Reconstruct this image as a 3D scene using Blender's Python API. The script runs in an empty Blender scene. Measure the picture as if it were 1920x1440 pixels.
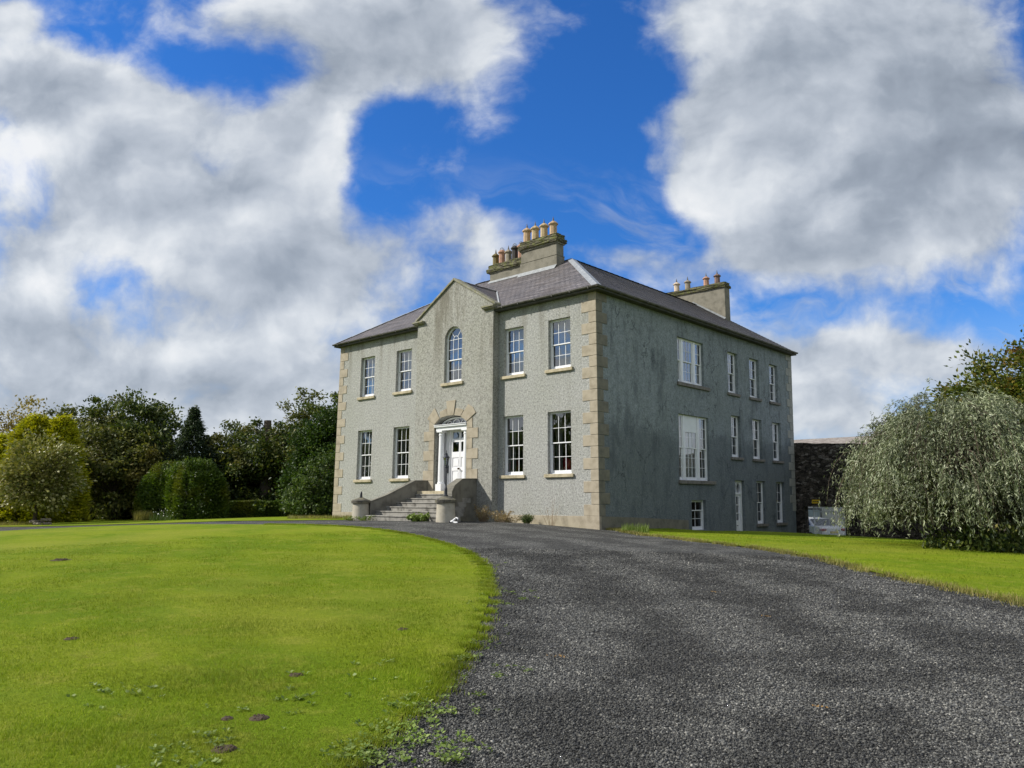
import bpy, bmesh, math, random
import numpy as np
from mathutils import Vector, Matrix
from mathutils.geometry import tessellate_polygon
random.seed(7); rng = np.random.default_rng(11)
R = math.radians
scene = bpy.context.scene
col = scene.collection
# all heights are measured from the camera's eye: z = 0 is eye level, the ground lies about 1.6 m below
CAM = np.array([16.4689, -22.6446, 0.0])
RT = np.array([0.7385525, 0.6741958, -0.0004290])
UP = np.array([0.1004244, -0.1093814, 0.9889139])
FW = np.array([-0.6666747, 0.7304079, 0.1484896])
SUN_FROM = np.array([-1.0, -1.0, 1.12]); SUN_FROM /= np.linalg.norm(SUN_FROM)

# ------------------------------------------------------------------ ground height
CP = np.array([(16.5,-22.6,-1.6),(16.5,-30,-1.65),(10,-28,-1.6),(25,-20,-1.62),(12,-16,-1.5),(20,-10,-1.5),(8,-11,-1.32),(0,-.2,-1.06),(-1.5,-.2,-.94),(-4.4,-3.3,-.79),(-9.5,-3.3,-.83),(-2,-3.5,-.9),(-12.5,-3.2,-.88),
(-7.4,-.5,-.86),(-16.2,-.2,-.86),(-16.2,8,-.95),(-22,-13,-1.3),(-8,-20,-1.42),(-32,0,-1.2),(-30,15,-1.15),(-60,0,-1.3),(-60,40,-1.3),(2.2,7,-1.28),(2.2,12,-1.5),(2.2,17,-1.78),(.5,2,-1.12),(3,22,-2.1),(12,18,-2.0),(10,3,-1.38),(20,5,-1.55),(25,30,-2.2),(-16,25,-1.6),(60,-20,-1.7),(60,60,-2.5),(0,80,-2.5),(-100,-60,-1.5),(0,-90,-1.7)], float)
def _tps():
    n = len(CP); x = CP[:, :2]/10; d = np.linalg.norm(x[:, None]-x[None], axis=2)
    K = np.where(d > 0, d*d*np.log(d+1e-12), 0)+np.eye(n)*.02
    A = np.zeros((n+3, n+3)); A[:n, :n] = K; A[:n, n] = 1; A[:n, n+1:] = x; A[n, :n] = 1; A[n+1:, :n] = x.T
    return np.linalg.solve(A, np.r_[CP[:, 2], 0, 0, 0])
TW = _tps()
def sm(a, b, x):
    t = np.clip((np.asarray(x, float)-a)/(b-a), 0, 1); return t*t*(3-2*t)
def H(x, y):
    x = np.asarray(x, float); y = np.asarray(y, float)
    n = len(CP); px = x/10; py = y/10
    v = TW[n]+px*TW[n+1]+py*TW[n+2]
    for i in range(n):
        d = np.hypot(px-CP[i, 0]/10, py-CP[i, 1]/10)
        v = v+TW[i]*np.where(d > 0, d*d*np.log(d+1e-12), 0)
    r = np.hypot(x, y); v = v+(-1.8-v)*sm(80, 160, r)
    side = sm(1.9, .9, x)*sm(4.5, 8, y)
    back = sm(15.8, 17.2, y)*sm(9, 5, x)*sm(-22, -17, x)
    v = v-np.maximum(.62*side*sm(-1.5, -.5, x), .48*back)*sm(60, 45, r)
    return v
def h1(x, y): return float(H(x, y))

# ------------------------------------------------------------------ object helpers
def link(o, parent=None):
    col.objects.link(o)
    if parent is not None: o.parent = parent
    return o
def tag(o, label=None, cat=None, group=None, kind=None):
    if label: o['label'] = label
    if cat: o['category'] = cat
    if group: o['group'] = group
    if kind: o['kind'] = kind
    return o
def empty(name, loc=(0, 0, 0), rz=0):
    o = bpy.data.objects.new(name, None); o.location = loc; o.rotation_euler = (0, 0, rz); o.empty_display_size = .3
    return link(o)
def setmat(me, m):
    for k in (m if isinstance(m, (list, tuple)) else [m]): me.materials.append(k)
def bt(v):  # the old walls lean in a little towards the top
    x, y, z = v
    return (x*(1+.0018*(3.5-z)), y*(1-.0029*(3.5-z)), z)
class MB:
    def __init__(s, tf=None): s.v = []; s.f = []; s.tf = tf; s.mi = []; s.cur = 0
    def add(s, vs, fs):
        b = len(s.v); s.v += [tuple(map(float, p)) for p in vs]
        for f in fs: s.f.append([b+i for i in f]); s.mi.append(s.cur)
    def poly(s, pts): s.add(pts, [list(range(len(pts)))])
    def box(s, a, b):
        (x0, y0, z0), (x1, y1, z1) = a, b
        if x0 > x1: x0, x1 = x1, x0
        if y0 > y1: y0, y1 = y1, y0
        if z0 > z1: z0, z1 = z1, z0
        s.add([(x0,y0,z0),(x1,y0,z0),(x1,y1,z0),(x0,y1,z0),(x0,y0,z1),(x1,y0,z1),(x1,y1,z1),(x0,y1,z1)],
              [(0,3,2,1),(4,5,6,7),(0,1,5,4),(1,2,6,5),(2,3,7,6),(3,0,4,7)])
    def prism(s, pts, vec):
        n = len(pts); vec = Vector(vec); p = [Vector(q) for q in pts]
        s.add([tuple(q) for q in p]+[tuple(q+vec) for q in p], [list(range(n))[::-1], list(range(n, 2*n))]+[(i, (i+1) % n, n+(i+1) % n, n+i) for i in range(n)])
    def lathe(s, c, prof, n=24, cap=True):
        b = len(s.v); vs = []; fs = []
        for r, z in prof:
            for i in range(n):
                a = 2*math.pi*i/n; vs.append((c[0]+r*math.cos(a), c[1]+r*math.sin(a), c[2]+z))
        m = len(prof)
        for k in range(m-1):
            for i in range(n): j = (i+1) % n; fs.append((k*n+i, k*n+j, (k+1)*n+j, (k+1)*n+i))
        if cap: fs.append(list(range(n))[::-1]); fs.append([(m-1)*n+i for i in range(n)])
        s.add(vs, fs)
    def tube(s, pts, rads, n=7):
        P = [Vector(p) for p in pts]; vs = []; fs = []
        if not isinstance(rads, (list, tuple)): rads = [rads]*len(P)
        for k, p in enumerate(P):
            d = (P[min(k+1, len(P)-1)]-P[max(k-1, 0)]).normalized()
            a = d.orthogonal().normalized() if k == 0 else (a-d*a.dot(d)).normalized()
            b_ = d.cross(a)
            for i in range(n):
                t = 2*math.pi*i/n; vs.append(tuple(p+(a*math.cos(t)+b_*math.sin(t))*rads[k]))
        for k in range(len(P)-1):
            for i in range(n): j = (i+1) % n; fs.append((k*n+i, k*n+j, (k+1)*n+j, (k+1)*n+i))
        fs.append(list(range(n))[::-1]); fs.append([(len(P)-1)*n+i for i in range(n)])
        s.add(vs, fs)
    def build(s, name, m, parent=None, smooth=False, bevel=0):
        me = bpy.data.meshes.new(name)
        vs = [s.tf(v) for v in s.v] if s.tf else s.v
        me.from_pydata(vs, [], s.f); setmat(me, m)
        if max(s.mi, default=0) > 0: me.polygons.foreach_set('material_index', s.mi)
        if smooth: me.polygons.foreach_set('use_smooth', [True]*len(me.polygons))
        me.update()
        o = link(bpy.data.objects.new(name, me), parent)
        if bevel:
            b = o.modifiers.new('bevel', 'BEVEL'); b.width = bevel; b.segments = 2; b.limit_method = 'ANGLE'; b.angle_limit = R(40)
        return o
def npmesh(name, v, f, m, parent=None, smooth=False):
    """v (N,3) array, f (M,k) array"""
    me = bpy.data.meshes.new(name); M, k = f.shape
    me.vertices.add(len(v)); me.vertices.foreach_set('co', np.ascontiguousarray(v, dtype=np.float32).ravel())
    me.loops.add(M*k); me.loops.foreach_set('vertex_index', f.astype(np.int32).ravel())
    me.polygons.add(M); me.polygons.foreach_set('loop_start', np.arange(0, M*k, k, dtype=np.int32)); me.polygons.foreach_set('loop_total', np.full(M, k, dtype=np.int32))
    if smooth: me.polygons.foreach_set('use_smooth', np.ones(M, dtype=bool))
    setmat(me, m); me.update(); me.validate()
    return link(bpy.data.objects.new(name, me), parent)

# ------------------------------------------------------------------ material helpers
class NT:
    def __init__(s, tree): s.t = tree; s.n = tree.nodes; s.l = tree.links
    def new(s, typ, **kw):
        nd = s.n.new(typ)
        for k, v in kw.items(): setattr(nd, k, v)
        return nd
    def put(s, sock, v):
        if isinstance(v, bpy.types.NodeSocket): s.l.new(v, sock)
        elif v is not None:
            try: sock.default_value = v
            except Exception: sock.default_value = (*v, 1) if len(v) == 3 else v
    def math(s, op, a, b=None, c=None, clamp=False):
        nd = s.new('ShaderNodeMath', operation=op, use_clamp=clamp)
        for i, q in enumerate((a, b, c)): s.put(nd.inputs[i], q)
        return nd.outputs[0]
    def vm(s, op, a, b=None, sc=None):
        nd = s.new('ShaderNodeVectorMath', operation=op); s.put(nd.inputs[0], a)
        if b is not None: s.put(nd.inputs[1], b)
        if sc is not None: s.put(nd.inputs['Scale'], sc)
        return nd.outputs['Value'] if op in ('DOT_PRODUCT', 'LENGTH') else nd.outputs['Vector']
    def noise(s, vec, scale, detail=4, rough=.55, dist=0, color=False, dims='3D'):
        nd = s.new('ShaderNodeTexNoise', noise_dimensions=dims); s.put(nd.inputs['Vector'], vec)
        s.put(nd.inputs['Scale'], scale); s.put(nd.inputs['Detail'], detail); s.put(nd.inputs['Roughness'], rough); s.put(nd.inputs['Distortion'], dist)
        return nd.outputs['Color' if color else 'Fac']
    def vor(s, vec, scale, out='Distance', feature='F1', rand=1):
        nd = s.new('ShaderNodeTexVoronoi', feature=feature); s.put(nd.inputs['Vector'], vec); s.put(nd.inputs['Scale'], scale); s.put(nd.inputs['Randomness'], rand)
        return nd.outputs[out]
    def ramp(s, fac, stops, interp='LINEAR'):
        nd = s.new('ShaderNodeValToRGB'); cr = nd.color_ramp; cr.interpolation = interp
        while len(cr.elements) < len(stops): cr.elements.new(.5)
        for e, (p, c) in zip(cr.elements, stops):
            e.position = p; e.color = (*c, 1) if len(c) == 3 else c
        s.put(nd.inputs[0], fac); return nd.outputs[0]
    def mix(s, fac, a, b, mode='MIX'):
        nd = s.new('ShaderNodeMix', data_type='RGBA', blend_type=mode)
        s.put(nd.inputs[0], fac); s.put(nd.inputs[6], a); s.put(nd.inputs[7], b); return nd.outputs[2]
    def maprange(s, v, a, b, c=0, d=1, smooth=True):
        nd = s.new('ShaderNodeMapRange', interpolation_type='SMOOTHSTEP' if smooth else 'LINEAR')
        for i, q in enumerate((v, a, b, c, d)): s.put(nd.inputs[i], q)
        return nd.outputs[0]
    def scale(s, vec, xyz): return s.vm('MULTIPLY', vec, xyz)
    def bump(s, height, strength=.5, dist=.01, normal=None):
        nd = s.new('ShaderNodeBump'); s.put(nd.inputs['Height'], height); s.put(nd.inputs['Strength'], strength); s.put(nd.inputs['Distance'], dist); s.put(nd.inputs['Normal'], normal)
        return nd.outputs[0]
    def sep(s, vec):
        nd = s.new('ShaderNodeSeparateXYZ'); s.put(nd.inputs[0], vec); return nd.outputs
    def obj(s): return s.new('ShaderNodeTexCoord').outputs['Object']
    def pos(s): return s.new('ShaderNodeNewGeometry').outputs['Position']
def mat(name):
    m = bpy.data.materials.new(name); m.use_nodes = True
    t = NT(m.node_tree); b = t.n['Principled BSDF']; return m, t, b
def fin(t, b, color, rough=.8, normal=None, spec=None, metal=0):
    t.put(b.inputs['Base Color'], color); t.put(b.inputs['Roughness'], rough); t.put(b.inputs['Metallic'], metal)
    if normal is not None: t.put(b.inputs['Normal'], normal)
    if spec is not None: t.put(b.inputs['Specular IOR Level'], spec)
def g(v): return (v, v, v)
def simple(name, c, rough=.6, var=.15, scale=8, metal=0, bump=0, spec=.5):
    m, t, b = mat(name); p = t.pos(); n = t.noise(p, scale, 5)
    dk = tuple(max(0, k*(1-var)) for k in c); lt = tuple(k*(1+var) for k in c)
    fin(t, b, t.ramp(n, [(.3, dk), (.7, lt)]), rough, t.bump(t.noise(p, scale*6, 4), bump, .01) if bump else None, spec, metal)
    return m

# roughcast render: coarse pale chips in a grey coat, run-down stains
def roughcast(name, dark, light, stain, warm=0, chips=26, side=False):
    m, t, b = mat(name); p = t.pos(); z = t.sep(p)[2]
    c1 = t.math('ADD', t.math('MULTIPLY', t.noise(p, chips, 3, .65), .5), t.math('MULTIPLY', t.noise(p, chips*.33, 6, .78), .5)); c2 = t.vor(p, chips*1.3)
    col_ = t.ramp(c1, [(.40, dark), (.49, tuple((a+b_)/2 for a, b_ in zip(dark, light))), (.60, light)])
    big = t.noise(p, .35, 5, .6); col_ = t.mix(t.maprange(big, .38, .68, 0, .55), col_, t.mix(1, col_, (.85, .86, .80), 'MULTIPLY'))
    st = t.noise(t.scale(p, (1.6, 1.6, .14) if not side else (1.3, 1.3, .38)), 1.3, 6, .65)          # vertical run-off streaks
    top = t.maprange(z, 4.5 if not side else 1.5, 9.0 if not side else 8, 0, 1)
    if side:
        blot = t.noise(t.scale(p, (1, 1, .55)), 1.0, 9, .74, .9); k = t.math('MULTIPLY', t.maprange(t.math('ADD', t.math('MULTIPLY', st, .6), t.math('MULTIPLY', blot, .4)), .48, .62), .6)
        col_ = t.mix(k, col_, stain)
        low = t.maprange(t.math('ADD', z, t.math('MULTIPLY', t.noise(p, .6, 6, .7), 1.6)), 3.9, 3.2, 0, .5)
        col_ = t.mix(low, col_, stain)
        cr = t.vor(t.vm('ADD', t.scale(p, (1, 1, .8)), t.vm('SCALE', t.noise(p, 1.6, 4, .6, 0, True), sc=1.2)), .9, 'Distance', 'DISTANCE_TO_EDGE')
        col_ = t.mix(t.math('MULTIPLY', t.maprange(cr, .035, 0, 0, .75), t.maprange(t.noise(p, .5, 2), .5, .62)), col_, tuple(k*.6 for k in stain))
    else:
        k = t.math('MULTIPLY', t.maprange(st, .47, .66), t.math('MULTIPLY_ADD', top, .65, .12))
        col_ = t.mix(k, col_, stain)
    bh = t.math('ADD', c1, t.math('MULTIPLY', c2, -.5))
    fin(t, b, col_, .92, t.bump(bh, 1.0 if not side else .5, .035), .2)
    return m
M = {}
M['render_front'] = roughcast('roughcast_grey', (.17, .174, .165), (.61, .613, .585), (.20, .19, .155), chips=40)
M['render_bay'] = roughcast('roughcast_bay', (.16, .16, .147), (.555, .55, .50), (.155, .14, .105), chips=40)
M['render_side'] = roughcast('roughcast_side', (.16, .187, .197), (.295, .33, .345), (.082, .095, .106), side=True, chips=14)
def stone(name, base, dark, moss=None, scale=3, rough=.85, top_moss=False):
    m, t, b = mat(name); p = t.pos()
    n = t.noise(p, scale, 7, .6); c = t.ramp(n, [(.3, dark), (.55, base), (.8, tuple(min(1, k*1.12) for k in base))])
    st = t.noise(t.scale(p, (3, 3, .5)), 2, 5, .6); c = t.mix(t.maprange(st, .55, .75, 0, .35), c, dark)
    if moss:
        mk = t.maprange(t.noise(p, 5, 6, .7), .46, .6); c = t.mix(t.math('MULTIPLY', mk, .85), c, moss)
    fin(t, b, c, rough, t.bump(t.noise(p, 60, 5, .6), .35, .01), .25); return m
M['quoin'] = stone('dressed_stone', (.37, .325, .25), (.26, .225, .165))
M['quoin_shade_tone'] = stone('dressed_stone_shade_tone', (.20, .185, .145), (.13, .125, .10)); M['quoin_rear'] = stone('rear_stone', (.34, .34, .31), (.25, .25, .23)); M['sill_side'] = stone('side_sill_stone', (.20, .185, .165), (.12, .11, .10), scale=5)  # side quoins, plinth and sills: darker stone copies with shade painted into the colour
M['sill'] = stone('sill_stone', (.46, .40, .28), (.26, .23, .15), scale=5)
M['step'] = stone('step_stone', (.27, .26, .235), (.09, .085, .075), scale=4)
M['coping'] = stone('coping_stone', (.28, .27, .22), (.15, .142, .11), (.20, .19, .09), scale=4)
M['cement'] = stone('cement_flank', (.19, .18, .15), (.085, .08, .068), scale=2)
M['pillar'] = stone('pillar_cement', (.42, .39, .32), (.28, .255, .20), scale=2.2)
M['pillar_cap'] = stone('pillar_cap_stone', (.10, .095, .08), (.032, .03, .026), (.18, .165, .11), scale=6)
M['chimney'] = stone('chimney_render', (.215, .20, .16), (.13, .122, .095), scale=2.5)
M['mossy'] = stone('mossy_cap', (.13, .12, .08), (.03, .028, .02), (.155, .165, .055), scale=9)
M['white'] = simple('white_gloss_paint', (.78, .79, .81), .35, .04, 5)
M['whitedoor'] = simple('white_door_paint', (.78, .78, .80), .3, .03, 3)
M['iron'] = simple('black_iron', (.018, .02, .028), .45, .3, 20)
M['brass'] = simple('dark_brass', (.06, .04, .02), .35, .3, 20, 1)
M['lead'] = simple('lead_flashing', (.28, .295, .305), .5, .22, 6)
M['gutter'] = simple('gutter_metal', (.10, .095, .085), .6, .4, 3)
M['soffit'] = simple('soffit_dark', (.05, .052, .042), .85, .4, 3)
M['curtain'] = simple('net_curtain', (.62, .62, .60), .9, .08, 4)
M['drape'] = simple('grey_drape', (.30, .29, .28), .9, .1, 4)
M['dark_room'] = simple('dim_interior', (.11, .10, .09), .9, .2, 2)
M['red'] = simple('red_cloth', (.62, .02, .05), .75, .1, 6)
M['wood'] = simple('dark_wood', (.09, .045, .02), .5, .3, 9)
M['blind'] = simple('white_blind', (.80, .82, .84), .7, .05, 4)
def glass_mat():
    m = bpy.data.materials.new('window_glass'); m.use_nodes = True; t = NT(m.node_tree); t.n.clear()
    o = t.new('ShaderNodeOutputMaterial'); gl = t.new('ShaderNodeBsdfGlossy'); tr = t.new('ShaderNodeBsdfTransparent'); mx = t.new('ShaderNodeMixShader')
    gl.inputs['Roughness'].default_value = .02; tr.inputs[0].default_value = (.82, .86, .87, 1)
    fr = t.new('ShaderNodeFresnel'); fr.inputs[0].default_value = 1.5
    t.put(gl.inputs['Normal'], t.bump(t.noise(t.pos(), 2.2, 2), .12, .02))
    t.put(mx.inputs[0], t.math('MULTIPLY_ADD', fr.outputs[0], 2.6, .16, True)); t.l.new(tr.outputs[0], mx.inputs[1]); t.l.new(gl.outputs[0], mx.inputs[2]); t.l.new(mx.outputs[0], o.inputs[0])
    return m
M['glass'] = glass_mat()
def slate_mat():
    m, t, b = mat('roof_slate'); uv = t.new('ShaderNodeTexCoord').outputs['UV']
    br = t.new('ShaderNodeTexBrick'); br.offset = .5; t.put(br.inputs['Vector'], uv)
    t.put(br.inputs['Color1'], (.17, .157, .162, 1)); t.put(br.inputs['Color2'], (.25, .228, .232, 1)); t.put(br.inputs['Mortar'], (.035, .033, .035, 1))
    br.inputs['Scale'].default_value = 1; br.inputs['Mortar Size'].default_value = .014; br.inputs['Brick Width'].default_value = .27; br.inputs['Row Height'].default_value = .205; br.inputs['Bias'].default_value = -.1
    p = t.pos(); n = t.noise(p, 1.1, 6, .65); c = t.mix(t.maprange(n, .4, .7, 0, .5), br.outputs['Color'], (.165, .14, .13)); sk_ = t.noise(t.scale(uv, (.55, 4.6, 1)), 1.0, 4, .6); c = t.mix(1, c, t.ramp(sk_, [(.34, g(.55)), (.5, g(.95)), (.68, g(1.35))]), 'MULTIPLY')
    c = t.mix(t.maprange(t.noise(t.scale(p, (3, .8, 3)), 1.2, 5), .55, .75, 0, .35), c, (.06, .06, .062))
    c = t.mix(t.maprange(t.noise(p, 12, 4, .6), .66, .78, 0, .3), c, (.30, .28, .24))
    fin(t, b, c, .55, t.bump(t.math('ADD', br.outputs['Fac'], t.math('MULTIPLY', t.noise(p, 14, 4), -.8)), -.4, .02), .4)
    return m
M['slate'] = slate_mat()

# ================================================================== THE HOUSE
house = empty('country_house')
tag(house, 'two storey grey roughcast country house with slate roof, pale corner stones and a pedimented doorway', 'house')
EAVE = 7.72
BX0, BX1, BY = -9.70, -4.95, -.35
def arch_pts(x0, x1, zs, zt, n=18, power=2.0):
    """points over an arch from right springing to left springing"""
    c = (x0+x1)/2; r = (x1-x0)/2
    return [(c+r*math.cos(a), zs+(zt-zs)*math.sin(a)) for a in [math.pi*i/n for i in range(n+1)]]
def wall(name, outline, holes, plane, off, depth, m, face_out, bd=.32):
    """flat wall with window openings and their reveals; plane 'front' (x,z at y=off) or 'side' (y,z at x=off)"""
    P = (lambda u, v, d=0: (u, off+d, v)) if plane == 'front' else (lambda u, v, d=0: (off-d, u, v))
    mb = MB(bt); loops = [outline]+holes
    tri = tessellate_polygon([[Vector((u, v, 0)) for u, v in lp] for lp in loops])
    flat = [q for lp in loops for q in lp]
    mb.add([P(u, v) for u, v in flat], [tuple(tt) for tt in tri])
    for hl in holes:
        n = len(hl)
        for i in range(n):
            a, b_ = hl[i], hl[(i+1) % n]
            mb.poly([P(*a), P(*b_), P(*b_, bd), P(*a, bd)])
    o = mb.build(name, m, house)
    return o
def rect(x0, x1, z0, z1): return [(x0, z0), (x1, z0), (x1, z1), (x0, z1)]
FW_U = [(-14.35, -13.25), (-11.60, -10.50), (-4.66, -3.59), (-2.30, -1.21)]
FW_L = [(-14.35, -13.24), (-11.63, -10.50), (-4.69, -3.60), (-2.35, -1.22)]
zU, zL = (4.95, 6.91), (.955, 3.32)
wall('front_wall', rect(-16.1, BX0, -1.6, EAVE), [rect(*w, *zU) for w in FW_U[:2]]+[rect(*w, *zL) for w in FW_L[:2]], 'front', 0, .3, M['render_front'], 1)
wall('front_wall', rect(BX1, 0, -1.9, EAVE), [rect(*w, *zU) for w in FW_U[2:]]+[rect(*w, *zL) for w in FW_L[2:]], 'front', 0, .3, M['render_front'], 1)
AW = (-7.88, -6.79); ARCHW = [(AW[0], 4.95), (AW[1], 4.95)]+arch_pts(*AW, 6.84, 7.39)
DW = (-8.40, -6.41); ARCHD = [(DW[0], .36), (DW[1], .36)]+arch_pts(*DW, 3.17, 3.535)
PED = [(BX0, -1.6), (BX1, -1.6), (BX1, 7.98), (-7.325, 9.43), (BX0, 7.98)]
wall('entrance_bay', PED, [ARCHW, ARCHD], 'front', BY, .3, M['render_bay'], 1, bd=.36)
mb = MB(bt)
for x in (BX0, BX1): mb.poly([(x, BY, -1.8), (x, .0, -1.8), (x, .0, 7.98), (x, BY, 7.98)])
mb.build('bay_return', M['render_bay'], house)
SIDE = []   # (y0,y1,z0,z1)
SU = [(5.76, 7.98), (10.26, 11.24), (12.51, 13.53), (14.75, 15.72)]
SM = [(5.70, 8.29), (10.44, 11.38), (12.66, 13.67), (14.91, 15.91)]
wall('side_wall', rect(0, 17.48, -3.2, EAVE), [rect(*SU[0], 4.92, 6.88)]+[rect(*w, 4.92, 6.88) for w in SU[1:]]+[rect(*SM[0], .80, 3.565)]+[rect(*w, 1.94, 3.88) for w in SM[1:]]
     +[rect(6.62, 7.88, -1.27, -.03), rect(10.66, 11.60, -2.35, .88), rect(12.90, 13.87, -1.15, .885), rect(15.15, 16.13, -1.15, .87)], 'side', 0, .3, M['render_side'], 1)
mb = MB(bt)
mb.poly([(-16.1, 0, -1.8), (-16.1, 17.48, -2.6), (-16.1, 17.48, EAVE), (-16.1, 0, EAVE)])
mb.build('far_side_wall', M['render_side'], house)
mb = MB(bt)
mb.poly([(-16.1, 17.48, -3), (0, 17.48, -3.2), (0, 17.48, 7.75), (-4.85, 17.48, 10.95), (-8.05, 17.48, 8.95), (-11.2, 17.48, 10.95), (-16.1, 17.48, 7.75)])
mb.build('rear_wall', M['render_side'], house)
# plinth
for bx in (((-16.125, -.03, -1.7), (BX0-.001, .1, -.585)), ((BX1+.001, -.03, -1.9), (.03, .1, -.585))):
    mb = MB(bt); mb.box(*bx); mb.build('plinth', M['quoin'], house, bevel=.01)
mb = MB(bt); mb.prism([(.0, .1, -1.9), (.0, 6.3, -1.9), (.0, 6.3, -.84), (.0, 2.2, -.66), (.0, .1, -.585)], (.025, 0, 0)); mb.build('plinth', M['quoin_shade_tone'], house)
# corner stones: long and short courses
def quoins(name, cx, sx, cy=0, sy=1, rear=False):
    mb = MB(bt); k = 0; z = -.58
    while z < 7.6:
        z1 = min(z+.4175-.012, 7.66)
        a, b_ = (.66, .38) if k % 2 == 0 else (.33, .68)
        if rear: mb.box((cx-.3, cy-.02-b_, z), (cx+.022, cy+.022, z1))
        else:
            x1 = cx+sx*.022; x0 = cx-sx*a
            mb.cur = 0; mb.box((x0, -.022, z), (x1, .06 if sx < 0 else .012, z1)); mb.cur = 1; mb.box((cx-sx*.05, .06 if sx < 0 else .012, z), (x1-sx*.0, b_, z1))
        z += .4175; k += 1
    return mb.build(name, M['quoin_rear'] if rear else [M['quoin'], M['quoin_shade_tone']], house, bevel=.012)
quoins('corner_stones', 0, 1); quoins('corner_stones', -16.1, -1)
quoins('corner_stones', 0, 1, 17.48, rear=True)

# ---- windows
class UVN:
    """writes boxes in (u along wall, v up, n out of the wall) coordinates"""
    def __init__(s, plane, off): s.front = plane == 'front'; s.off = off; s.mb = MB(bt)
    def P(s, u, v, n): return (u, s.off-n, v) if s.front else (s.off+n, u, v)
    def box(s, u0, u1, v0, v1, n0, n1): s.mb.box(s.P(u0, v0, n0), s.P(u1, v1, n1))
    def quad(s, u0, u1, v0, v1, n): s.mb.poly([s.P(u0, v0, n), s.P(u1, v0, n), s.P(u1, v1, n), s.P(u0, v1, n)])
def curtain(plane, off, u0, u1, v0, v1, n, parent, m='curtain', fold=.03, wl=.11, name='curtain'):
    q = UVN(plane, off); k = max(4, int(abs(u1-u0)/wl*6)); vs = []
    for i in range(k+1):
        u = u0+(u1-u0)*i/k; d = n+fold*math.sin(u/wl*2*math.pi)+.01*math.sin(u*31)
        vs += [q.P(u, v0, d), q.P(u, v1, d)]
    q.mb.add(vs, [(2*i, 2*i+2, 2*i+3, 2*i+1) for i in range(k)])
    return q.mb.build(name, M[m], parent, smooth=True)
def sash(plane, off, u0, u1, v0, v1, cols=3, split=.5, rows=(2, 2), rv=.145, curt='sides', parent=None, name='window', sill=True, arch=None, botrail=.11, side_cols=False, jamb=.055):
    par = parent or house
    q = UVN(plane, off); fb = -rv-.10                       # outer box frame
    if arch is None:
        q.box(u0, u0+jamb, v0, v1, fb, -rv); q.box(u1-jamb, u1, v0, v1, fb, -rv); q.box(u0+jamb, u1-jamb, v1-.045, v1, fb, -rv)
    else:
        q.box(u0, u0+jamb, v0, arch, fb, -rv); q.box(u1-jamb, u1, v0, arch, fb, -rv)
        A = arch_pts(u0, u1, arch, v1, 20); B = arch_pts(u0+jamb+.02, u1-jamb-.02, arch, v1-jamb-.02, 20)
        for i in range(20): q.mb.prism([q.P(*A[i], -rv), q.P(*A[i+1], -rv), q.P(*B[i+1], -rv), q.P(*B[i], -rv)], (0, .14, 0))
    q.box(u0+jamb, u1-jamb, v0, v0+.035, fb, -rv+.015)
    w = q.mb.build(name, M['white'], par)
    vm = v0+(v1-v0)*split; a0, a1 = u0+jamb, u1-jamb
    if parent is not None: w_light = w; w = parent
    for which, (s0, s1, n) in enumerate(((vm-.02, v1-.045, -rv-.008), (v0+.035, vm+.02, -rv-.048))):
        q = UVN(plane, off); st = .035; rb = .04 if which == 0 else botrail; rt = .03 if which == 0 else .04
        top_arch = arch is not None and which == 0
        q.box(a0, a0+st, s0, (arch if top_arch else s1), n-.035, n); q.box(a1-st, a1, s0, (arch if top_arch else s1), n-.035, n)
        q.box(a0+st, a1-st, s0, s0+rb, n-.035, n+.002)
        if not top_arch: q.box(a0+st, a1-st, s1-rt, s1, n-.035, n+.002)
        g0, g1 = s0+rb, (arch if top_arch else s1-rt); bw = .009
        nr = rows[which]
        for c in range(1, cols):
            uc = a0+st+(a1-a0-2*st)*c/cols; q.box(uc-bw, uc+bw, g0, g1, n-.03, n-.004)
        for r in range(1, nr):
            vr = g0+(g1-g0)*r/nr
            q.box(a0+st, a1-st, vr-bw, vr+bw, n-.031, n-.003)
        if top_arch:                       # rounded head with a small inner hoop and radiating bars
            q.box(a0+st, a1-st, arch-bw, arch+bw, n-.031, n-.003)
            cx = (a0+a1)/2
            def bar(p, p2, w_=bw):
                d = Vector((p2[0]-p[0], p2[1]-p[1])); d.normalize(); e = Vector((-d.y, d.x))*w_
                q.mb.prism([q.P(p[0]+e.x, p[1]+e.y, n-.004), q.P(p[0]-e.x, p[1]-e.y, n-.004), q.P(p2[0]-e.x, p2[1]-e.y, n-.004), q.P(p2[0]+e.x, p2[1]+e.y, n-.004)], (0, .026, 0) if plane == 'front' else (-.026, 0, 0))
            hr = (a1-a0-2*st)/cols/2; hp = [(cx+hr*math.cos(math.pi*i/10), arch+hr*1.05*math.sin(math.pi*i/10)) for i in range(11)]
            for i in range(10): bar(hp[i], hp[i+1])
            for an in (50, 130):
                bar((cx+hr*math.cos(R(an)), arch+hr*math.sin(R(an))), (cx+(u1-u0)/2*.9*math.cos(R(an)), arch+(v1-arch)*.93*math.sin(R(an))))
        q.mb.build('sash_frame', M['white'], w)
        q = UVN(plane, off)
        if top_arch:
            A = [(u, v) for u, v in arch_pts(a0+.01, a1-.01, arch, v1-.05, 20)]
            q.mb.poly([q.P(u, v, n-.018) for u, v in [(a0+.01, s0+.01), (a1-.01, s0+.01)]+A])
        else: q.quad(a0+.01, a1-.01, s0+.01, s1-.01, n-.018)
        q.mb.build('pane', M['glass'], w)
    if sill:
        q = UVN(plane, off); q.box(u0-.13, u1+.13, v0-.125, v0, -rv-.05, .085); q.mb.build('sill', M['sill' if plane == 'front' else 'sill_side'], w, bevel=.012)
    W_ = u1-u0
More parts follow.
